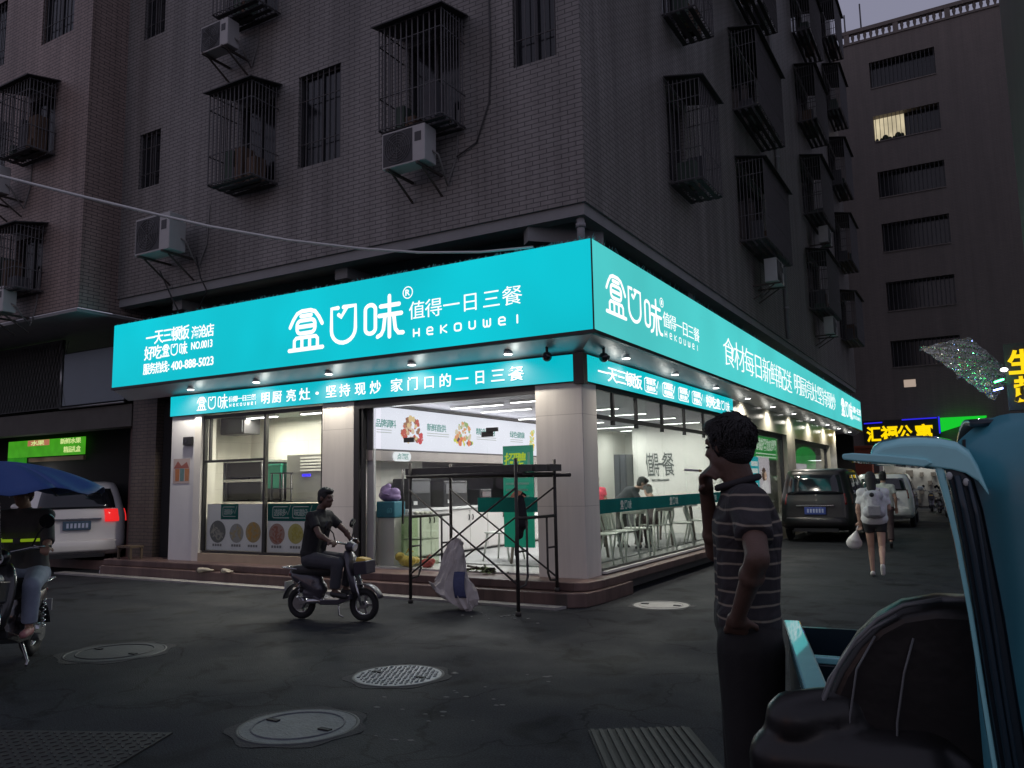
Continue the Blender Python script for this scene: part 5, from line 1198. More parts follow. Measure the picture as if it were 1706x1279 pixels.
for i, (x, y, a, lab) in enumerate(((-6.62,-.47,20,'dusty pale work glove on the step, left one of a pair'),(-6.12,-.47,-15,'dusty pale work glove on the step, right one of a pair'))):
    t = thing('work_glove', lab, 'glove', (x,y,.174), R(a), 'pair of gloves on the step')
    q = MB(); q.sph((0,0,.035),(.08,.055,.03))
    for k in range(4): q.cap((.05,-.035+k*.023,.03),(.14-.01*abs(k-1.5),-.04+k*.026,.022),.013,.010)
    q.cap((0,.05,.03),(.05,.085,.022),.013,.011); q.cap((-.06,0,.03),(-.12,0,.025),.04,.042)
    blob('glove', q, M('glove_pale', (.42,.38,.30), .9), t, .008, 2)
    MB().cyl((-.14,0,.025),(-.125,0,.025),.045,n=12).build('cuff', M('glove_cuff', (.10,.09,.08), .9), t)
lt = thing('crumpled_bag', 'crumpled white plastic bag lying at the left end of the kerb', 'bag', (-9.6,-.25,.0))
q = MB()
for i in range(9): q.sph((rr.uniform(-.2,.2),rr.uniform(-.1,.1),rr.uniform(.03,.16)),(rr.uniform(.05,.1),.06,rr.uniform(.03,.07)))
blob('bag', q, M('white_film', (.55,.53,.52), .4, var=.2, vscale=20), lt, .018, 1)
st = thing('wooden_stool', 'low dark stool frame at the left end of the platform', 'stool', (-9.1,-.12,.28))
MB().box(-.2,.2,-.14,.14,.20,.235).build('seat', M('stool_wood', (.12,.09,.06), .7), st)
for sx in (-1,1):
    for sy in (-1,1): MB().box(sx*.17-.018,sx*.17+.018,sy*.11-.018,sy*.11+.018,0,.199).build('leg', M('stool_wood', (.12,.09,.06), .7), st)

# ---- cars (local: rear face at x=0, car points along +x, y left, z up)
def car(label, name, loc, rz, paint, Ln, Wd, Ht, belt, hood, rake, plate_col, style, lit, glassm):
    t = thing(name, label, 'car', loc, rz, 'parked cars')
    def ring(xr, xf, hw, z, rc=.22):
        pts = []
        def corner(cx, cy, a0): return [(cx+rc*math.cos(R(a0+a)), cy+rc*math.sin(R(a0+a))) for a in (0,22.5,45,67.5,90)]
        pts += corner(xr+rc, hw-rc, 90); pts += [(xr, hw*.4), (xr-.015, 0), (xr, -hw*.4)]
        pts += corner(xr+rc, -hw+rc, 180); pts += [(xr+(xf-xr)*k, -hw) for k in (.25,.5,.75)]
        pts += corner(xf-rc, -hw+rc, 270); pts += [(xf+.02, -hw*.4), (xf+.04, 0), (xf+.02, hw*.4)]
        pts += corner(xf-rc, hw-rc, 0); pts += [(xf+(xr-xf)*k, hw) for k in (.25,.5,.75)]
        return [V((p[0],p[1],z)) for p in pts]
    h = Wd/2; mid = belt+.06
    prof = [(.10,Ln-.12,h*.90,.22),(.03,Ln-.04,h*.97,.34),(.0,Ln,h,.52),(.035,Ln-.03,h*1.0,.66),(.045,Ln-.10,h*.995,belt-.12),(.07,Ln-hood*.55,h*.985,belt-.01),(.085,Ln-hood,h*.965,belt+.04)]
    top = [(.10+rake*.35,Ln-hood-.42,h*.90,belt+(Ht-belt)*.5),(.10+rake*.75,Ln-hood-.75,h*.835,Ht-.13),(.16+rake,Ln-hood-.95,h*.79,Ht-.035),(.34+rake,Ln-hood-1.2,h*.66,Ht)]
    body = MB().loft([ring(*p) for p in prof+top]); body.build('body', paint, t, subsurf=1)
    full = prof[6:]+top[:3]
    def at(z):
        pr = prof+top
        for a, b in zip(pr[:-1], pr[1:]):
            if a[3] <= z <= b[3]:
                k = (z-a[3])/(b[3]-a[3]); return [a[i]+(b[i]-a[i])*k for i in range(3)]
        return pr[-1][:3]
    def rearpatch(y0, y1, z0, z1, off, nu=8, nv=4, taper=0):
        def fn(a, b):
            z = z0+(z1-z0)*b; xr, xf, hw = at(z); y = (y0+(y1-y0)*a)*hw*(1-taper*b)
            e = max(0, abs(y)-hw*.62)/(hw*.38); return V((xr-off+.22*e**2.4-.005, y, z))
        return MB().grid(fn, nu, nv)
    rearpatch(-.80,.80,belt+.10,Ht-.16,.018,10,5,.02).build('rear_window', glassm, t, solid=.006)
    for s in (-1,1):
        for k0, k1 in ((.10,.36),(.39,.66)):
            def fn(a, b, s=s, k0=k0, k1=k1):
                z = belt+.10+(Ht-.17-belt-.10)*b; xr, xf, hw = at(z); return V((xr+.1+(xf-xr)*(k0+(k1-k0)*a), s*(hw+.006), z))
            MB().grid(fn, 5, 4).build('side_window', glassm, t, solid=.006)
        for k in (.17,.80):
            w_ = thing_part = MB(); x = Ln*k
            w_.tube([(x+.25*math.cos(a), s*(h-.10), .32+.25*math.sin(a)) for a in [6.283*i/28 for i in range(28)]], .075, 10, closed=True)
            o = w_.build('wheel', M('tyre_rubber', (.015,.015,.016), .8), t)
            MB().cyl((x,s*(h-.16),.32),(x,s*(h-.045),.32),.185,n=24).build('rim', M('wheel_rim', (.35,.35,.36), .3, .8), o)
        mr = MB(); mr.sph((Ln-hood-.55,s*(h+.11),belt+.12),(.07,.10,.075)); mr.bar((Ln-hood-.55,s*(h*.96),belt+.06),(Ln-hood-.55,s*(h+.1),belt+.09),.04,.04); mr.build('mirror', paint, t)
        MB().bar((Ln*.42,s*(h+.012),belt-.1),(Ln*.47,s*(h+.012),belt-.1),.03,.025).build('door_handle', m_ac, t)
        lz = (belt-.16, belt+.08) if style == 'wide' else (belt-.14, belt+.12)
        lt_ = rearpatch(s*.55 if style == 'wide' else s*.80, s*1.0, lz[0], lz[1], .022, 8, 4)
        lt_.build('tail_light', lit, t, solid=.012)
    def fnw(a, b):
        z = belt+.10+(Ht-.18-belt-.10)*b; xr, xf, hw = at(z); return V((xf+.012, (2*a-1)*hw*.84, z))
    MB().grid(fnw, 8, 4).build('windscreen', glassm, t, solid=.006)
    bp = MB(); bp.grid(lambda a,b: V((-.035-.02*math.sin(math.pi*b)+.20*abs(2*a-1)**5, (2*a-1)*h*.96, .36+.22*b)), 16, 5); bp.build('bumper', paint, t, solid=.03)
    MB().box(-.055,-.03,-.5,.5,.25,.33).build('lower_bumper', m_black, t)
    pz = belt-.22 if style == 'wide' else .74
    MB().box(-.045,.06,-.24,.24,pz-.085,pz+.085).build('licence_plate', plate_col, t, bevel=.006)
    tx = MB(); rr = random.Random(len(label))
    for k in range(6): tx.box(-.049,-.0455,-.19+k*.066,-.15+k*.066,pz-.045,pz+.045)
    tx.build('plate_marks', M('plate_white', (.55,.60,.75), .5), t)
    MB().box(-.04,.05,-.42,.42,pz+.11,pz+.135).build('chrome_strip', M('chrome', (.7,.7,.7), .15, 1), t)
    for s in (-1,1): MB().sph((Ln-.04,s*h*.7,belt-.2),(.05,.17,.08)).build('headlight', M('lamp_glass', (.7,.7,.72), .1), t)
    wp = MB(); wp.bar((.10+rake*.05,.02,belt+.12),(.10+rake*.25,-.42,belt+.2),.02,.02); wp.build('wiper', m_black, t)
    MB().cyl((Ln*.45,0,Ht),(Ln*.44,0,Ht+.09),.012,n=6).build('antenna', m_black, t)
    return t
m_cargl = M('car_glass', (.012,.014,.018), .06, 0, spec=.8)
car('black people carrier parked against the side wall, seen from behind','parked_van',(.98,10.75,0),R(91),M('black_car_paint', (.005,.004,.0045), .4, .0, coat=.25, var=.05),4.5,1.66,1.74,1.02,.85,.14,M('plate_blue', (.06,.10,.38), .4),'tall',M('tail_dark', (.16,.01,.01), .2, coat=1),m_cargl)
car('white car parked ahead of the black people carrier','parked_car',(1.85,17.0,0),R(92),M('white_car_paint', (.72,.72,.70), .25, coat=1, var=.05),4.3,1.7,1.62,1.0,.9,.25,M('plate_blue', (.06,.10,.38), .4),'tall',M('tail_dark', (.16,.01,.01), .2, coat=1),m_cargl)
car('silver-white people carrier with red tail lamps lit, at the left','silver_car',(-10.72,-.15,0),R(152),M('silver_car_paint', (.82,.80,.77), .3, .0, coat=1, var=.06),4.7,1.78,1.72,1.08,.9,.35,M('plate_dull_blue', (.06,.11,.17), .4),'wide',E('tail_lit', (1,.03,.03), .75, base=(.5,.01,.01), rough=.15),m_cargl)

# ---- scooters (local: +x forward, front wheel at x=.48, rear at x=-.48)
m_tyre = M('tyre_rubber', (.015,.015,.016), .8); m_chr = M('scooter_chrome', (.55,.55,.56), .22, .9)
def wheel(t, x, r):
    w = MB(); w.tube([(x+(r-.045)*math.cos(a),0,r+(r-.045)*math.sin(a)) for a in [6.283*i/28 for i in range(28)]], .045, 8, closed=True); o = w.build('wheel', m_tyre, t)
    q = MB(); q.cyl((x,-.04,r),(x,.04,r),.05,n=14)
    for k in range(5): a = 6.283*k/5; q.bar((x,0,r),(x+(r-.08)*math.cos(a),0,r+(r-.08)*math.sin(a)),.03,.02,(0,1,0))
    q.tube([(x+(r-.085)*math.cos(a),0,r+(r-.085)*math.sin(a)) for a in [6.283*i/24 for i in range(24)]], .014, 6, closed=True); q.build('rim', m_chr, o)
def scooter(label, loc, rz, paint, accent, sc=1.0, group='electric scooters'):
    t = thing('electric_scooter', label, 'scooter', loc, rz, group); t.scale = (sc,sc,sc)
    wheel(t, .48, .215); wheel(t, -.48, .215)
    MB().loft([[V((x,-w,z)),V((x,w,z)),V((x,w,z-.07)),V((x,-w,z-.07))] for x, w, z in ((.34,.12,.36),(.15,.14,.29),(-.1,.14,.28),(-.22,.13,.33))], False).build('footboard', paint, t, bevel=.012)
    q = MB(); q.cap((-.2,0,.40),(-.55,0,.56),.11,.09).cap((-.25,0,.5),(-.62,0,.60),.10,.06).cap((-.22,0,.34),(-.40,0,.34),.10,.07); blob('rear_body', q, paint, t, .016, 4)
    q = MB(); q.loft([[V((x+a,-w*c,z)) for a, c in ((-.05,.6),(-.05,-.6),(.0,-1),(.05,-.5),(.05,.5),(.0,1))] for x, w, z in ((.36,.11,.33),(.35,.16,.48),(.31,.19,.66),(.27,.17,.82),(.22,.09,.93))]); q.build('front_shield', paint, t, subsurf=1)
    MB().loft([[V((.40+.16*k,-.11+.02*k,.775)),V((.40+.16*k,.11-.02*k,.775)),V((.40+.14*k,.08,.83-.02*k)),V((.40+.14*k,-.08,.83-.02*k))] for k in (0,1)], False).build('basket_load', accent, t, bevel=.015)
    MB().loft([[V((x,-w,z)),V((x,w,z)),V((x-.01,w*1.12,z+.17)),V((x-.01,-w*1.12,z+.17))] for x, w, z in ((.40,.13,.60),(.58,.12,.62))], False).build('front_basket', paint, t, bevel=.012)
    q = MB(); q.cap((-.55,0,.63),(-.02,0,.66),.085,.10); 
    o = blob('seat', q, M('seat_black', (.02,.02,.022), .6), t, .014, 3)
    fk = MB()
    for s in (-1,1): fk.cyl((.48,s*.075,.215),(.36,s*.065,.58),.018,n=8)
    fk.cyl((.37,0,.56),(.20,0,1.0),.024,n=10); fk.build('fork', m_chr, t)
    fd = MB(); fd.grid(lambda a,b: V((.48+.265*math.cos(R(20+140*a)), (b-.5)*.13, .215+.265*math.sin(R(20+140*a)))), 12, 3); fd.build('mudguard', paint, t, solid=.008)
    fd = MB(); fd.grid(lambda a,b: V((-.48+.265*math.cos(R(30+140*a)), (b-.5)*.13, .215+.265*math.sin(R(30+140*a)))), 12, 3); fd.build('mudguard', paint, t, solid=.008)
    hb = MB(); hb.tube([(.10,-.31,1.02),(.17,-.2,1.03),(.21,-.06,1.0),(.21,.06,1.0),(.17,.2,1.03),(.10,.31,1.02)], .014, 8); hb.build('handlebar', m_chr, t)
    for s in (-1,1):
        MB().cyl((.13,s*.22,1.025),(.095,s*.34,1.02),.021,n=10).build('grip', m_tyre, t)
        o = MB().tube([(.16,s*.2,1.03),(.16,s*.25,1.15),(.12,s*.30,1.22)], .008, 6).build('mirror', m_tyre, t)
        MB().cyl((.125,s*.30,1.25),(.105,s*.30,1.255),.062,n=18).build('mirror_glass', M('mirror_black', (.03,.03,.035), .1, .5), o)
        MB().tube([(.15,s*.20,1.05),(.22,s*.27,1.04),(.19,s*.32,1.035)], .008, 5).build('brake_lever', m_chr, t)
    q = MB(); q.sph((.27,0,.96),(.075,.085,.07)); q.build('headlight_shell', paint, t); MB().cyl((.325,0,.955),(.345,0,.95),.052,n=18).build('headlight', M('lamp_glass', (.7,.7,.72), .1), t)
    MB().sph((-.64,0,.585),(.03,.07,.03)).build('tail_light', M('tail_dark', (.16,.01,.01), .2, coat=1), t)
    mt = MB(); mt.cyl((-.48,-.09,.215),(-.48,.09,.215),.085,n=16); mt.bar((-.48,.085,.215),(-.15,.085,.28),.05,.035); mt.bar((-.48,-.085,.215),(-.15,-.085,.28),.05,.035); mt.cap((-.3,-.11,.25),(-.08,-.11,.26),.035,.03); mt.build('motor', m_chr, t)
    sh = MB()
    for s in (-1,1): sh.tube([(-.46+.018*math.cos(k*1.6), s*.10+.018*math.sin(k*1.6), .26+k*.012) for k in range(22)], .007, 5)
    sh.build('spring', m_chr, t)
    MB().tube([(.02,.1,.24),(.0,.16,.04),(.06,.17,.015)], .012, 6).build('kickstand', m_chr, t)
    MB().box(-.70,-.68,-.09,.09,.38,.49).build('number_plate', M('plate_pale', (.35,.36,.37), .4), t)
    rk = MB(); rk.tube([(-.50,-.09,.66),(-.74,-.09,.68),(-.74,.09,.68),(-.50,.09,.66)], .009, 6); rk.bar((-.6,-.09,.675),(-.6,.09,.675),.012); rk.bar((-.67,-.09,.68),(-.67,.09,.68),.012); rk.build('rear_rack', m_chr, t)
    return t
m_gry = M('scooter_grey', (.06,.055,.07), .35, .2, coat=.6); m_yel_p = M('scooter_yellow', (.50,.32,.03), .5)
s1 = scooter('dark electric scooter ridden past the steps', (-2.08,-2.42,0), R(10), m_gry, m_yel_p, .86, 'electric scooters')
LSX, LSY, LSR = -3.03, -5.47, R(-50)
s2 = scooter('dark electric scooter under the blue umbrella at the left edge', (LSX,LSY,0), LSR, M('scooter_black', (.02,.02,.022), .3, coat=.8), M('scooter_pale_badge', (.3,.32,.34), .4), 1.0)
for i, (x, y, a) in enumerate(((3.35,24.2,-100),(3.05,27,-70),(3.75,22.0,-95),(2.5,30,-85))):
    dup(s1, (x,y,0), R(a), ('parked scooter in the far street beside the walking woman, nearest of four','parked scooter third in the row of four in the far street','parked scooter half hidden by the tricycle pillar in the far street','parked scooter deepest in the far street by the lit bay')[i])
# umbrella fixed to the left scooter
um = thing('scooter_umbrella', 'wide blue umbrella over the scooter at the left edge', 'umbrella', (-2.72,-5.78,.9), world=True)
m_umb = M('umbrella_blue', (.025,.075,.27), .55, var=.12, vscale=3)
UC = V((-2.68,-5.85,1.77))
def canopy(a, b):
    th = 6.283*a; r = .80*b; fl = 1+.0*math.cos(8*th); sag = .03*math.cos(8*th)*b*b
    return V((UC.x+r*1.10*math.cos(th)*fl, UC.y+r*math.sin(th)*fl, UC.z-.24*b*b+sag-.02*b))
MB().grid(canopy, 48, 10).build('canopy', m_umb, um, solid=.004)
pol = MB(); pol.cyl((-2.62,-5.80,.95),(UC.x,UC.y,UC.z+.06),.013,n=8); pol.build('pole', m_chr, um)
for k in range(8): MB().tube([canopy(k/8+.0625,b/5)-V((0,0,.012)) for b in range(6)], .005, 5).build('rib', m_bars, um)
# ================================================================== PEOPLE
m_skin = M('skin', (.36,.21,.15), .55, var=.08, vscale=8); m_skin_d = M('skin_tan_shaded', (.12,.068,.050), .55, var=.25, vscale=14, bump=.12, bscale=90)  # second skin has shade put into its colour, to read as a silhouette
m_hair = M('black_hair', (.012,.010,.010), .5, var=.3, vscale=60, bump=.6, bscale=160)
def frame(fwd, up):
    f = V(fwd).normalized(); u = V(up); u = (u-f*u.dot(f)).normalized(); return f, f.cross(u), u   # fwd, right, up
def rotm(f, r, u): return Matrix((f, r, u)).transposed()
def head(mb, hair, eyes, c, fwd, up=(0,0,1), s=1.0, long=0):
    f, r, u = frame(fwd, up); q = rotm(f, r, u); c = V(c); P = lambda a, b, d: c+(f*a+r*b+u*d)*s
    mb.sph(P(-.012,0,.035), (.092*s,.074*s,.092*s), q); mb.sph(P(.022,0,-.045), (.066*s,.058*s,.070*s), q); mb.sph(P(.045,0,-.088),(.035*s,.038*s,.025*s), q)
    mb.cap(P(.085,0,.018), P(.104,0,-.018), .011*s, .016*s); mb.sph(P(.070,.028,-.02),(.02*s,.024*s,.018*s), q); mb.sph(P(.070,-.028,-.02),(.02*s,.024*s,.018*s), q)
    mb.cap(P(.076,-.03,.030), P(.076,.03,.030), .014*s, .014*s)
    mb.cap(P(.082,-.016,-.056), P(.082,.016,-.056), .010*s); mb.cap(P(.078,-.014,-.070), P(.078,.014,-.070), .010*s)
    for b in (-1,1):
        mb.sph(P(-.010,b*.076,.0), (.019*s,.010*s,.033*s), q)
        eyes.sph(P(.0775,b*.031,.008), (.007*s,.011*s,.0055*s), q)
    hair.sph(P(-.022,0,.045), (.100*s,.084*s,.094*s), q); hair.sph(P(-.045,0,-.005), (.068*s,.078*s,.085*s), q)
    hair.sph(P(.038,0,.086), (.058*s,.068*s,.040*s), q)
    if long: hair.cap(P(-.06,0,.0), P(-.085,0,-.22*long), .075*s, .05*s); hair.cap(P(-.04,.03,-.0), P(-.07,.03,-.18*long), .055*s,.04*s); hair.cap(P(-.04,-.03,-.0), P(-.07,-.03,-.18*long), .055*s,.04*s)
def hand(mb, w, d, n, s=1.0, curl=.5, side=1):
    """w wrist, d direction of the fingers, n palm normal; curl 0..1; side: thumb side sign"""
    d = V(d).normalized(); n = V(n); n = (n-d*n.dot(d)).normalized(); t = d.cross(n)*side; w = V(w)
    mb.cap(w, w+d*.03*s, .026*s, .028*s)
    for k in (-1,0,1): mb.cap(w+d*.025*s+t*k*.020*s, w+d*.082*s+t*k*.024*s, .016*s, .014*s)
    for k, ln in enumerate((.068,.078,.072,.056)):
        p = w+d*.086*s+t*(.033-.022*k)*s; a = R(8+curl*55); dd = d*math.cos(a)+n*math.sin(a)
        p1 = p+dd*ln*.48*s; a2 = a+R(curl*70); d2 = d*math.cos(a2)+n*math.sin(a2); p2 = p1+d2*ln*.32*s; a3 = a2+R(curl*45); d3 = d*math.cos(a3)+n*math.sin(a3)
        mb.cap(p, p1, .0098*s, .009*s, 8); mb.cap(p1, p2, .009*s, .0082*s, 8); mb.cap(p2, p2+d3*ln*.24*s, .0082*s, .0072*s, 8)
    p = w+d*.028*s+t*.028*s; p1 = p+(t*.75+d*.6+n*.25).normalized()*.038*s; p2 = p1+(d*.8+n*.45*(.4+curl)+t*.15).normalized()*.030*s
    mb.cap(p, p1, .0125*s, .011*s, 8); mb.cap(p1, p2, .011*s, .009*s, 8)
def torso(mb, pel, chest, neck, shL, shR, s=1.0, g=0.0, depth=1.0):
    pel, chest, neck, shL, shR = map(V, (pel, chest, neck, shL, shR)); ax = (shL-shR).normalized(); mid = (pel+chest)/2
    for a, k, r in ((pel,.075,.105),(mid,.07,.10),(chest,.085,.112)): mb.cap(a-ax*k*s, a+ax*k*s, (r*depth+g)*s)
    for e in (-1,1): mb.cap(pel+ax*e*.07*s, chest+ax*e*.075*s, (.098*depth+g)*s, (.108*depth+g)*s)
    mb.cap(shR+(shL-shR)*.12, shL+(shR-shL)*.12, (.062+g)*s)
    for q in (shL, shR): mb.cap(chest+(q-chest)*.45, q, (.09+g)*s, (.060+g)*s)
    mb.cap(chest, neck, (.10+g)*s, (.055+g)*s)
def person(label, loc, rz, J, shirt, pants, skin=None, s=1.0, voxel=.011, hair_long=0, sleeve=.62, legcut=1.0, shoes=None, group=None, hands=None, shirt_g=.012, fwd=None, depth=1.0, pants_g=.014, hair=None, up=(0,0,1), hs=1.0):
    t = thing('person', label, 'person', loc, rz, group); skin = skin or m_skin
    b = MB(); h = MB(); ey = MB()
    j = {k: V(v) for k, v in J.items()}
    head(b, h, ey, j['head'], fwd or (1,0,0), up, s*hs, hair_long)
    hd = V(fwd or (1,0,0)).normalized()
    b.cap(j['neck'], j['head']+V((0,0,-.05))*s-hd*.02*s, .054*s, .050*s)
    torso(b, j['pel'], j['chest'], j['neck'], j['shL'], j['shR'], s, -.006, depth)
    for e in 'LR':
        b.cap(j['sh'+e], j['el'+e], .046*s, .036*s); b.cap(j['el'+e], j['wr'+e], .038*s, .025*s)
        el, wr = j['el'+e], j['wr'+e]; m_ = el+(wr-el)*.3; b.sph(m_, .041*s)
        d, n, c, sd = (hands or {}).get(e, ((wr-el), (0,0,-1), .4, 1)); hand(b, wr, d, n, s, c, sd)
        hip, kn, an = j['hip'+e], j['kn'+e], j['an'+e]
        b.cap(hip, kn, .078*s, .052*s); b.cap(kn, an, .050*s, .034*s); b.cap(kn+(an-kn)*.12, kn+(an-kn)*.5, .052*s, .046*s)
        b.cap(an+V((0,0,-.03))*s, j['to'+e], .032*s, .027*s)
    blob('body', b, skin, t, voxel, 4)
    blob('hair', h, hair or m_hair, t, .009, 3)
    ey.build('eyes', M('eye_dark', (.02,.015,.012), .2), t)
    c = MB(); torso(c, j['pel']+V((0,0,.02)), j['chest'], j['neck']-V((0,0,.035))*s, j['shL'], j['shR'], s, shirt_g, depth)
    for e in 'LR':
        a = j['sh'+e]; el = j['el'+e]; m_ = a+(el-a)*sleeve; c.cyl(a, m_, .062*s, .060*s, 14); c.sph(a, .063*s)
    pj = j['pel']; ax = (j['shL']-j['shR']).normalized()
    o = blob('shirt', c, shirt, t, .011, 5)
    pn = MB(); 
    pn.cap(j['hipL'], j['hipR'], (.098+pants_g)*s*depth, (.098+pants_g)*s*depth); pn.cap(pj-ax*.06*s, pj+ax*.06*s, (.10+pants_g)*s*depth)
    for e in 'LR':
        hip, kn, an = j['hip'+e], j['kn'+e], j['an'+e]
        if legcut >= 1.0:
            pn.cap(hip, kn, (.088+pants_g)*s, (.062+pants_g)*s); en = kn+(an-kn)*.93; pn.cap(kn, kn+(en-kn)*.05, (.062+pants_g)*s); pn.cyl(kn, en, (.062+pants_g)*s, (.050+pants_g)*s, 14)
        else: pn.cyl(hip, hip+(kn-hip)*legcut, (.092+pants_g)*s, (.080+pants_g)*s, 14); pn.sph(hip, (.092+pants_g)*s)
    blob('trousers' if legcut >= 1 else 'shorts', pn, pants, t, .012, 5)
    for e in 'LR':
        an, to = j['an'+e], j['to'+e]; sh = MB(); d = (to-an)
        sh.cap(an+V((0,0,-.045))*s, to+V((0,0,-.004))*s, .040*s, .034*s); sh.cap(an+V((0,0,-.05))*s-d.normalized()*.03*s, an+V((0,0,-.05))*s, .036*s, .040*s); blob('shoe', sh, shoes or M('shoe_black', (.02,.02,.022), .5), t, .010, 3)
    return t
def striped():
    mt, t, b = newmat('striped_knit'); N = t.nodes; L = t.links
    tc = N.new('ShaderNodeTexCoord'); sp = N.new('ShaderNodeSeparateXYZ'); n = N.new('ShaderNodeTexNoise'); n.inputs['Scale'].default_value = 5
    L.new(tc.outputs['Object'], sp.inputs[0]); L.new(tc.outputs['Object'], n.inputs['Vector'])
    ma = N.new('ShaderNodeMath'); ma.operation = 'MULTIPLY_ADD'; ma.inputs[1].default_value = .03; L.new(n.outputs['Fac'], ma.inputs[0]); L.new(sp.outputs[2], ma.inputs[2])
    m2 = N.new('ShaderNodeMath'); m2.operation = 'MODULO'; m2.inputs[1].default_value = .044; L.new(ma.outputs[0], m2.inputs[0])
    cr = N.new('ShaderNodeValToRGB'); cr.color_ramp.interpolation = 'EASE'
    mr = N.new('ShaderNodeMath'); mr.operation = 'DIVIDE'; mr.inputs[1].default_value = .044; L.new(m2.outputs[0], mr.inputs[0]); L.new(mr.outputs[0], cr.inputs[0])
    e = cr.color_ramp.elements; e[0].position = 0; e[0].color = (.035,.03,.033,1); e[1].position = .99; e[1].color = (.032,.03,.034,1)
    for p, c in ((.56,(.034,.03,.034,1)),(.63,(.26,.22,.17,1)),(.71,(.26,.22,.17,1)),(.78,(.03,.027,.03,1))):
        q = e.new(p); q.color = c
    L.new(cr.outputs[0], b.inputs['Base Color']); b.inputs['Roughness'].default_value = .85
    n2 = N.new('ShaderNodeTexNoise'); n2.inputs['Scale'].default_value = 220; L.new(tc.outputs['Object'], n2.inputs['Vector'])
    bp = N.new('ShaderNodeBump'); bp.inputs['Strength'].default_value = .3; bp.inputs['Distance'].default_value = .004; L.new(n2.outputs['Fac'], bp.inputs['Height'])
    n3 = N.new('ShaderNodeTexNoise'); n3.inputs['Scale'].default_value = 7; n3.inputs['Detail'].default_value = 2; n3.inputs['Distortion'].default_value = 1.2; L.new(tc.outputs['Object'], n3.inputs['Vector'])
    b3 = N.new('ShaderNodeBump'); b3.inputs['Strength'].default_value = .8; b3.inputs['Distance'].default_value = .035; L.new(n3.outputs['Fac'], b3.inputs['Height']); L.new(b3.outputs[0], bp.inputs['Normal']); L.new(bp.outputs[0], b.inputs['Normal'])
    return mt
# the man in the foreground: local x = right in view, y = away from the viewer; he faces left (-x), left side towards the viewer
FGX, FGY = 3.716, -6.668
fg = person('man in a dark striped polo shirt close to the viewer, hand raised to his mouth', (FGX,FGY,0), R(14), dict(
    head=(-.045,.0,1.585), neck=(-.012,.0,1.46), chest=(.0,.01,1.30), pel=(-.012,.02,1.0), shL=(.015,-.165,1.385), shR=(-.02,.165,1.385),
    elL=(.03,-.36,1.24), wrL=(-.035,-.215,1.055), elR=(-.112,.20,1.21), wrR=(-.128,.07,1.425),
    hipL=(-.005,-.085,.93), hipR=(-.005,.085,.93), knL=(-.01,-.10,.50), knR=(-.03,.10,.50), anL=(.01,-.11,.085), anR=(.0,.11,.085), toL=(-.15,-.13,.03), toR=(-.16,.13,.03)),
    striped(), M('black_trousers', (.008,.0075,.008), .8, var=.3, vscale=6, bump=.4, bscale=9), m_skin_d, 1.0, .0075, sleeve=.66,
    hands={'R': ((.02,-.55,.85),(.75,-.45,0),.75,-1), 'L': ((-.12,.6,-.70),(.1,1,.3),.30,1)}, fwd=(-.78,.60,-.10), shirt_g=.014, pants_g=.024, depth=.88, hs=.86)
fg.scale = (1.02,1.02,1.02)
rr = random.Random(41); tf = MB()      # tousled locks over the scalp
hf, hr_, hu = frame((-.78,.60,-.10), (0,0,1)); hc = V((-.045,.0,1.585))
for i in range(950):
    th = rr.uniform(0,6.283); ph = math.acos(rr.uniform(-.55,1)); dx, dy, dz = math.sin(ph)*math.cos(th), math.sin(ph)*math.sin(th), math.cos(ph)
    if dx > .35 and dz < .55: continue
    p = hc + (hf*(-.022+.098*dx) + hr_*(.083*dy) + hu*(.045-.01+.094*dz))*.86
    out = (hf*dx+hr_*dy+hu*dz).normalized(); flow = (hf*.5*max(0,dz) - hu*(1-max(0,dz)) + hr_*.25*dy); flow = (flow - out*flow.dot(out))
    if flow.length < .05: flow = hr_
    flow.normalize(); sd = out.cross(flow)*rr.uniform(-.5,.5); ln = rr.uniform(.018,.036)
    a = p+out*.002; b = a+(flow+sd*.6+out*rr.uniform(.0,.16)).normalized()*ln*.6; c = b+(flow+sd-out*rr.uniform(-.15,.35)).normalized()*ln*.6
    tf.tube([a,b,c], .004, 4, radii=[.0055,.004,.0008], cap=False)
tf.build('hair_locks', m_hair, fg)
cl = MB(); cl.tube([V((-.012,0,1.462))+V((.068*math.cos(a)-.006, .072*math.sin(a), .018*math.cos(a))) for a in [6.283*i/26 for i in range(26)]], .012, 8, closed=True)
cl.build('collar', M('collar_dark', (.03,.027,.03), .85), fg)
cgt = thing('cigarette', 'cigarette between the fingers of the man in the striped shirt', 'cigarette', (FGX,FGY,0), R(14))
MB().cyl((-.150,.0,1.535),(-.200,-.01,1.539),.004,n=8).build('paper', m_white, cgt); MB().cyl((-.140,.0,1.534),(-.150,.0,1.535),.0042,n=8).build('filter', M('filter_tan', (.4,.25,.1), .8), cgt)
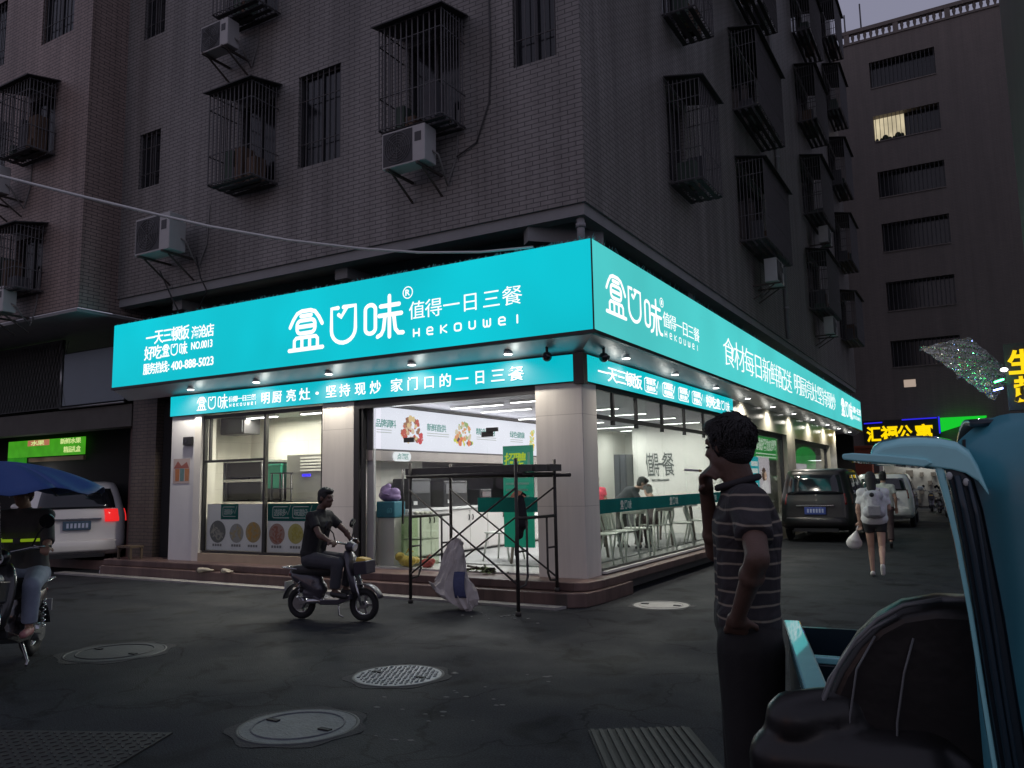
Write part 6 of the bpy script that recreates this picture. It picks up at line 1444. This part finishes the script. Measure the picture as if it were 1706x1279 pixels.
# scooter rider (local +x forward; scooter scale .86)
person('man in a black T-shirt riding the dark scooter past the steps', (-2.08,-2.42,0), R(10), dict(
    head=(-.10,-.0,1.375), neck=(-.17,.0,1.255), chest=(-.20,0,1.08), pel=(-.27,0,.73), shL=(-.18,.175,1.17), shR=(-.18,-.175,1.17),
    elL=(.02,.24,.98), elR=(-.02,-.25,.97), wrL=(.08,.24,.895), wrR=(.10,-.25,.905), hipL=(-.25,.09,.68), hipR=(-.25,-.09,.68),
    knL=(.17,.13,.66), knR=(.15,-.14,.65), anL=(.10,.11,.35), anR=(.10,-.12,.35), toL=(.24,.12,.29), toR=(.24,-.13,.29)),
    M('black_tshirt', (.018,.018,.02), .85, var=.3, vscale=8), M('grey_trousers', (.055,.055,.065), .8, var=.25, vscale=7), m_skin_d, .96, .010,
    hands={'L': ((.8,.25,-.1),(0,-.2,-1),.8,1), 'R': ((.8,-.25,-.1),(0,.2,-1),.8,-1)}, fwd=(.80,-.15,-.05))
# rider under the umbrella
person('rider in grey and pale jeans under the blue umbrella at the left edge', (LSX,LSY,0), LSR, dict(
    head=(-.12,.0,1.49), neck=(-.18,.0,1.37), chest=(-.21,0,1.18), pel=(-.30,0,.80), shL=(-.19,.185,1.29), shR=(-.19,-.185,1.29),
    elL=(.0,.27,1.06), elR=(-.0,-.27,1.06), wrL=(.07,.29,1.03), wrR=(.07,-.29,1.03), hipL=(-.28,.10,.76), hipR=(-.28,-.10,.76),
    knL=(.16,.22,.70), knR=(.18,-.16,.72), anL=(.12,.20,.36), anR=(.12,-.14,.38), toL=(.26,.21,.31), toR=(.26,-.15,.33)),
    M('grey_jacket', (.07,.068,.066), .8, var=.25, vscale=7), M('pale_jeans', (.25,.29,.38), .8, var=.35, vscale=9), m_skin, 1.0, .011, sleeve=1.0,
    hands={'L': ((.8,.2,-.1),(0,-.2,-1),.8,1), 'R': ((.8,-.2,-.1),(0,.2,-1),.8,-1)}, fwd=(1,0,-.05), shoes=M('shoe_pink', (.45,.20,.20), .6))
hv = thing('reflective_band', 'yellow-green reflective strap across the chest of the rider under the umbrella', 'strap', (LSX,LSY,0), LSR)
MB().tube([V((-.205,0,1.08))+V((.155*math.cos(a), .225*math.sin(a), 0)) for a in [6.283*i/30 for i in range(30)]], .014, 8, closed=True).build('strap', E('hi_vis_glow', (.35,.55,.02), .35, base=(.5,.7,.03)), hv)  # emission stands in for light thrown back by the reflective strap
MB().box(-.06,-.035,-.03,.03,1.055,1.105).build('buckle', m_black, hv)
# woman walking away with a backpack (local +x = walking direction, i.e. away)
wm = person('woman walking away in a white T-shirt and black shorts', (2.98,4.02,0), R(97), dict(
    head=(.03,.02,1.465), neck=(.0,.01,1.345), chest=(.0,.0,1.17), pel=(-.01,0,.86), shL=(.0,.155,1.26), shR=(.0,-.155,1.26),
    elL=(-.02,.225,1.04), elR=(.02,-.215,1.03), wrL=(.04,.215,.83), wrR=(.12,-.17,.98), hipL=(.0,.08,.80), hipR=(.0,-.08,.80),
    knL=(.10,.075,.45), knR=(-.02,-.075,.44), anL=(.10,.075,.085), anR=(-.28,-.06,.22), toL=(.22,.08,.025), toR=(-.25,-.06,.08)),
    M('white_tshirt', (.62,.62,.62), .8, var=.10), M('black_shorts', (.015,.015,.017), .8), M('skin_pale', (.45,.28,.21), .55), .93, .010, hair_long=.9, sleeve=.75, legcut=.36, shirt_g=.03, pants_g=.008,
    shoes=M('shoe_white', (.6,.58,.55), .6), fwd=(1,.1,-.1))
bk = thing('backpack', 'pale patterned backpack on the back of the walking woman', 'backpack', (2.98,4.02,0), R(97))
q = MB(); q.cap((-.19,-.06,1.22),(-.19,.06,1.22),.085).cap((-.20,-.075,.98),(-.20,.075,.98),.095).cap((-.19,0,1.2),(-.2,0,1.0),.11,.12); blob('bag', q, M('backpack_pale', (.46,.46,.48), .6, var=.55, vscale=26), bk, .013, 3)
for s_2 in (-1,1): MB().tube([(-.13,s_2*.09,1.27),(-.03,s_2*.10,1.325),(.06,s_2*.10,1.28),(.115,s_2*.10,1.12),(.0,s_2*.15,.98),(-.14,s_2*.10,.97)], .013, 6).build('strap', M('strap_grey', (.3,.3,.31), .7), bk)
MB().box(-.345,-.31,-.09,.09,.93,1.08).build('pocket', M('backpack_grey', (.30,.30,.31), .6, var=.5, vscale=30), bk, bevel=.015)
MB().sph((-.29,.02,1.24),(.02,.035,.035)).build('charm', m_black, bk)
cbg = thing('white_carrier_bag', 'white plastic bag hanging from the left hand of the walking woman', 'bag', (2.98,4.02,0), R(97))
q = MB(); q.cap((.06,.27,.66),(.06,.30,.55),.03,.10).sph((.06,.31,.50),(.08,.12,.10)); blob('bag', q, M('white_film', (.55,.53,.52), .4, var=.2, vscale=20), cbg, .012, 2)
MB().tube([(.06,.235,.78),(.06,.25,.72),(.06,.27,.66)], .012, 6).build('handle', M('white_film', (.55,.53,.52), .4), cbg)
person('second walker in a pale top just ahead of the woman with the backpack', (2.62,9.4,0), R(93), dict(
    head=(.03,.0,1.50), neck=(.0,.0,1.38), chest=(.0,.0,1.2), pel=(.0,0,.90), shL=(.0,.16,1.29), shR=(.0,-.16,1.29),
    elL=(-.03,.22,1.06), elR=(-.05,-.22,1.06), wrL=(.06,.22,.86), wrR=(.02,-.22,.86), hipL=(.0,.08,.83), hipR=(.0,-.08,.83),
    knL=(.14,.08,.47), knR=(-.04,-.08,.46), anL=(.12,.08,.085), anR=(-.22,-.08,.16), toL=(.25,.09,.03), toR=(-.12,-.08,.04)),
    M('pale_green_top', (.55,.58,.50), .8), M('dark_trousers', (.05,.03,.03), .8), m_skin, .96, .014, fwd=(1,0,0))
# diners
def sitter(label, loc, rz, shirt, s, lean=0.0, sleeve=.6, hair_long=0, seat=.45):
    return person(label, loc, rz, dict(
    head=(.10+lean*1.2,.0,seat+.70*s-lean*.22), neck=(.02+lean,.0,seat+.57*s-lean*.1), chest=(.0+lean*.7,0,seat+.40*s), pel=(-.03,0,seat+.11), shL=(.01+lean*.9,.155*s,seat+.49*s), shR=(.01+lean*.9,-.155*s,seat+.49*s),
    elL=(.20+lean,.20*s,seat+.29), elR=(.20+lean,-.20*s,seat+.29), wrL=(.36+lean,.10,seat+.33), wrR=(.36+lean,-.10,seat+.33), hipL=(.0,.085,seat+.09), hipR=(.0,-.085,seat+.09),
    knL=(.38*s,.11,seat+.07), knR=(.38*s,-.11,seat+.07), anL=(.36*s,.11,.10), anR=(.36*s,-.11,.10), toL=(.48*s,.11,.04), toR=(.48*s,-.11,.04)),
    shirt, M('dark_trousers', (.05,.03,.03), .8), m_skin, s, .013, hair_long, sleeve, fwd=(1,0,-.25))
BOYX, BOYY = -.55, 4.05
sitter('child in a grey top sitting at the dining table, leaning over it', (BOYX,BOYY,.302), R(150), M('grey_top', (.10,.085,.085), .8), .86, .06)
person('diner dressed in black bending over the table behind the child', (-1.30,4.45,.302), R(25), dict(
    head=(.36,.0,1.16), neck=(.25,.0,1.08), chest=(.12,.0,1.0), pel=(-.08,0,.80), shL=(.18,.17,1.05), shR=(.18,-.17,1.05),
    elL=(.28,.24,.84), elR=(.28,-.24,.84), wrL=(.42,.12,.78), wrR=(.42,-.12,.78), hipL=(-.06,.09,.78), hipR=(-.06,-.09,.78),
    knL=(-.02,.1,.45), knR=(-.02,-.1,.45), anL=(-.08,.1,.085), anR=(-.08,-.1,.085), toL=(.06,.11,.03), toR=(.06,-.11,.03)),
    M('black_jacket', (.02,.022,.028), .8), M('black_trousers', (.008,.0075,.008), .8), m_skin, .96, .013, 0, 1.0, fwd=(1,0,-.5))
person('diner in a bright red top standing at the back of the shop', (-2.20,5.25,.302), R(-60), dict(
    head=(.03,.0,1.23), neck=(.0,.0,1.12), chest=(.0,.0,.98), pel=(.0,0,.72), shL=(.0,.14,1.05), shR=(.0,-.14,1.05),
    elL=(.0,.19,.86), elR=(.0,-.19,.86), wrL=(.12,.16,.74), wrR=(.12,-.16,.74), hipL=(.0,.08,.68), hipR=(.0,-.08,.68),
    knL=(.02,.08,.38), knR=(.0,-.08,.38), anL=(.0,.08,.075), anR=(.0,-.08,.075), toL=(.11,.09,.03), toR=(.11,-.09,.03)),
    M('red_top', (.60,.06,.10), .8), M('dark_trousers', (.05,.03,.03), .8), m_skin, .84, .013, 0, .6, fwd=(1,0,-.1))
# ================================================================== THE TRICYCLE AT THE RIGHT EDGE
# local x = right in view, y = away from the viewer
TK = thing('cargo_tricycle', 'blue-green three-wheeled cargo tricycle filling the right edge, with visor, black seat and side rail', 'tricycle', (4.3+(.15*.866-.11*.5)-(.15*math.cos(R(5))-.11*math.sin(R(5))), -8.0+(.15*.5+.11*.866)-(.15*math.sin(R(5))+.11*math.cos(R(5))), 0), R(5))
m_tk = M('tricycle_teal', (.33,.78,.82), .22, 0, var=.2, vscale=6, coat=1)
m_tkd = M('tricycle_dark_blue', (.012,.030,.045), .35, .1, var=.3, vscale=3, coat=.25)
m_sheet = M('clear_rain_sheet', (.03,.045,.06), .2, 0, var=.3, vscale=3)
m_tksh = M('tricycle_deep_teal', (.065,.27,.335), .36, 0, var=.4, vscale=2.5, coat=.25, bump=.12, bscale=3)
def sweep(sec, path):
    """sections along y: list of (y, dx, dz, scale)"""
    return [[V((p[0]*s_+dx, y, p[1]*s_+dz)) for p in sec] for y, dx, dz, s_ in path]
# domed roof cap with its brim
dome = [(.028,1.536),(.034,1.556),(.053,1.567),(.085,1.573),(.115,1.573),(.150,1.570),(.176,1.563),(.196,1.547),(.208,1.520),(.222,1.470),(.205,1.500),(.186,1.515),(.165,1.522),(.13,1.528),(.08,1.533)]
MB().loft([[V((x*1.0,y,z+dz)) for x, z in dome] for y, dz in ((.10,-.012),(.115,0),(.30,.012),(.55,.0),(.56,-.01))]).build('roof', m_tk, TK, bevel=.004)
brim = [(-.020,1.541),(-.018,1.546),(.0,1.547),(.06,1.541),(.125,1.532),(.135,1.524),(.12,1.517),(.06,1.525),(.0,1.532),(-.018,1.535)]
MB().loft([[V((x,y,z)) for x, z in brim] for y in (.095,.10,.40,.41)]).build('visor', m_tk, TK, bevel=.003)
# pillar: sweeping strip with a dark moulded panel beside it
pil = [(.120,1.524),(.138,1.515),(.150,1.45),(.160,1.38),(.172,1.25),(.180,1.12),(.188,1.0),(.196,.86),(.205,.62),(.213,.62),(.204,.86),(.196,1.0),(.188,1.12),(.180,1.25),(.169,1.38),(.160,1.46),(.154,1.505),(.150,1.524)]
MB().loft([[V((x,y,z)) for x, z in pil] for y in (.105,.110,.125,.13)]).build('pillar', m_tk, TK, bevel=.003)
pnl = [(.154,1.512),(.162,1.47),(.171,1.38),(.182,1.25),(.190,1.12),(.198,1.0),(.206,.86),(.215,.62),(.262,.62),(.250,.86),(.240,1.0),(.232,1.12),(.224,1.25),(.214,1.36),(.206,1.44),(.196,1.492),(.178,1.512)]
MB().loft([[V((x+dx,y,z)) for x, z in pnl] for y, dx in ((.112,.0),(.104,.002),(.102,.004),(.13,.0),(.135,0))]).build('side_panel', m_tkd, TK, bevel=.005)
gv = MB(); gv.tube([(.172,.10,1.50),(.180,.099,1.44),(.188,.098,1.36),(.199,.098,1.22),(.210,.098,1.05),(.222,.098,.85),(.234,.098,.65)], .006, 8); gv.tube([(.190,.10,1.49),(.198,.099,1.43),(.206,.098,1.3),(.217,.098,1.1),(.230,.098,.9),(.246,.098,.65)], .004, 8); gv.build('moulding', m_tkd, TK)
for q_ in ((.160,.100,1.500),(.186,.100,1.488)): MB().sph(q_,(.0055,.004,.0075)).build('highlight_dot', M('highlight_white', (.5,.52,.5), .3), TK)  # highlights on the dark panel, modelled as small white dots
# big curved cab shell behind, under a rain sheet
def shell(a, b):
    x = .188+.60*a; z = .45+1.150*b-.012*a*(1-a)-.055*b*(max(0,.16-a)/.16)**2; y = .185-.09*math.sin(math.pi*min(1, a*1.2))*(1-.35*b) + .30*max(0, b-.90)**1.6*6 + .05*max(0,.12-a)*4
    return V((x, y, z + .012*math.sin(5*a+1)*b))
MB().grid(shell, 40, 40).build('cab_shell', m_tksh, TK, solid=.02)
def cover(a, b):
    return V((.21+.58*a, .20+.5*b, 1.590+.010*math.sin(5*a+1)+.02*math.sin(math.pi*b)-.06*b*b))
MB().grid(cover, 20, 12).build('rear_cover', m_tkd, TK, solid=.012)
MB().tube([shell(.02,b/12)-V((0,.012,0)) for b in range(13)], .006, 8).build('door_seal', m_black, TK)
# driver's seat: squab and backrest under black plastic
m_seat = M('seat_plastic', (.014,.013,.013), .33, var=.4, vscale=4, bump=.35, bscale=5, spec=.45)
bkp = [(-.005,.80),(-.01,.95),(.012,1.03),(.045,1.10),(.085,1.16),(.13,1.205),(.18,1.235),(.25,1.25),(.34,1.25),(.36,1.1),(.36,.80)]
MB().loft([[V(((x-.18)*k+.065,y-.02,.95+(z-.95)*k)) for x, z in bkp] for y, k, cx in ((.345,.90,0),(.36,.97,0),(.40,1.0,0),(.46,.99,0),(.50,.92,0))]).build('backrest', m_seat, TK, bevel=.012)
q = MB(); q.cap((-.165,.33,.98),(-.06,.36,1.0),.062,.055).cap((-.195,.33,.90),(.09,.35,.90),.07,.09).cap((-.17,.36,.86),(.19,.36,.84),.10,.10); blob('seat', q, m_seat, TK, .012, 4)
pp_ = MB(); pp_.tube([(-.115,.318,1.0),(-.085,.313,1.075),(-.04,.311,1.14),(.005,.311,1.185),(.055,.313,1.215)], .004, 6)
for k_ in (.0,.09): pp_.tube([(-.06+k_,.312,.86),(-.05+k_,.309,1.0),(-.03+k_,.309,1.10),(.01+k_*.8,.311,1.17)], .0025, 5)
pp_.tube([(-.118,.316,.82),(-.122,.314,.95),(-.10,.312,1.03),(-.067,.311,1.10),(-.027,.311,1.16),(.018,.312,1.205),(.068,.314,1.235),(.14,.316,1.25)], .005, 6); pp_.build('seam', M('seat_seam', (.16,.165,.17), .35), TK)
# cargo bed: side rail, far wall, floor
rl = MB(); rl.loft([[V((x-.030,y,z)),V((x+.030,y,z)),V((x+.030,y,z-.035)),V((x-.030,y,z-.035))] for x, y, z in ((-.11,.42,.99),(-.30,1.57,.99))], False); rl.build('side_rail', m_tk, TK, bevel=.006)
wl_ = MB(); wl_.loft([[V((x-.012,y,.95)),V((x+.012,y,.95)),V((x+.012,y,.52)),V((x-.012,y,.52))] for x, y in ((-.115,.42),(-.305,1.57))], False); wl_.build('side_wall', m_tkd, TK)
MB().box(-.21,.7,1.15,1.175,.52,.93).build('bed_divider', m_tkd, TK, bevel=.006); MB().box(-.24,.72,1.145,1.18,.931,.952).build('divider_rail', m_tk, TK, bevel=.004)
MB().box(-.28,.85,1.55,1.57,.52,.97).build('tail_board', m_tkd, TK)
MB().prism([(-.09,.42),(-.28,1.54),(.85,1.54),(.8,.45)], (0,0,.50), (1,0,0), (0,1,0), (0,0,1), .03).build('bed_floor', m_tkd, TK)
for x, y in ((-.05,1.05),(.75,1.05),(.45,-.15)):
    w_ = MB(); w_.tube([(x+.0, y+.19*math.cos(a), .24+.19*math.sin(a)) for a in [6.283*i/28 for i in range(28)]], .055, 8, closed=True); o = w_.build('wheel', m_tyre, TK)
    MB().cyl((x-.04,y,.24),(x+.04,y,.24),.14,n=20).build('rim', m_chr, o)
fr_ = MB(); fr_.bar((.45,-.15,.24),(.45,.0,.62),.05); fr_.bar((.45,.0,.5),(.35,1.4,.46),.07); fr_.bar((-.05,1.05,.24),(.75,1.05,.24),.05); fr_.box(.04,.7,.0,.6,.44,.49); fr_.build('chassis', m_tkd, TK)

# ------------------------------------------------------------------ tidy helper properties
for o in bpy.data.objects:
    for k in ('world_kids','origin'):
        if k in o: del o[k]
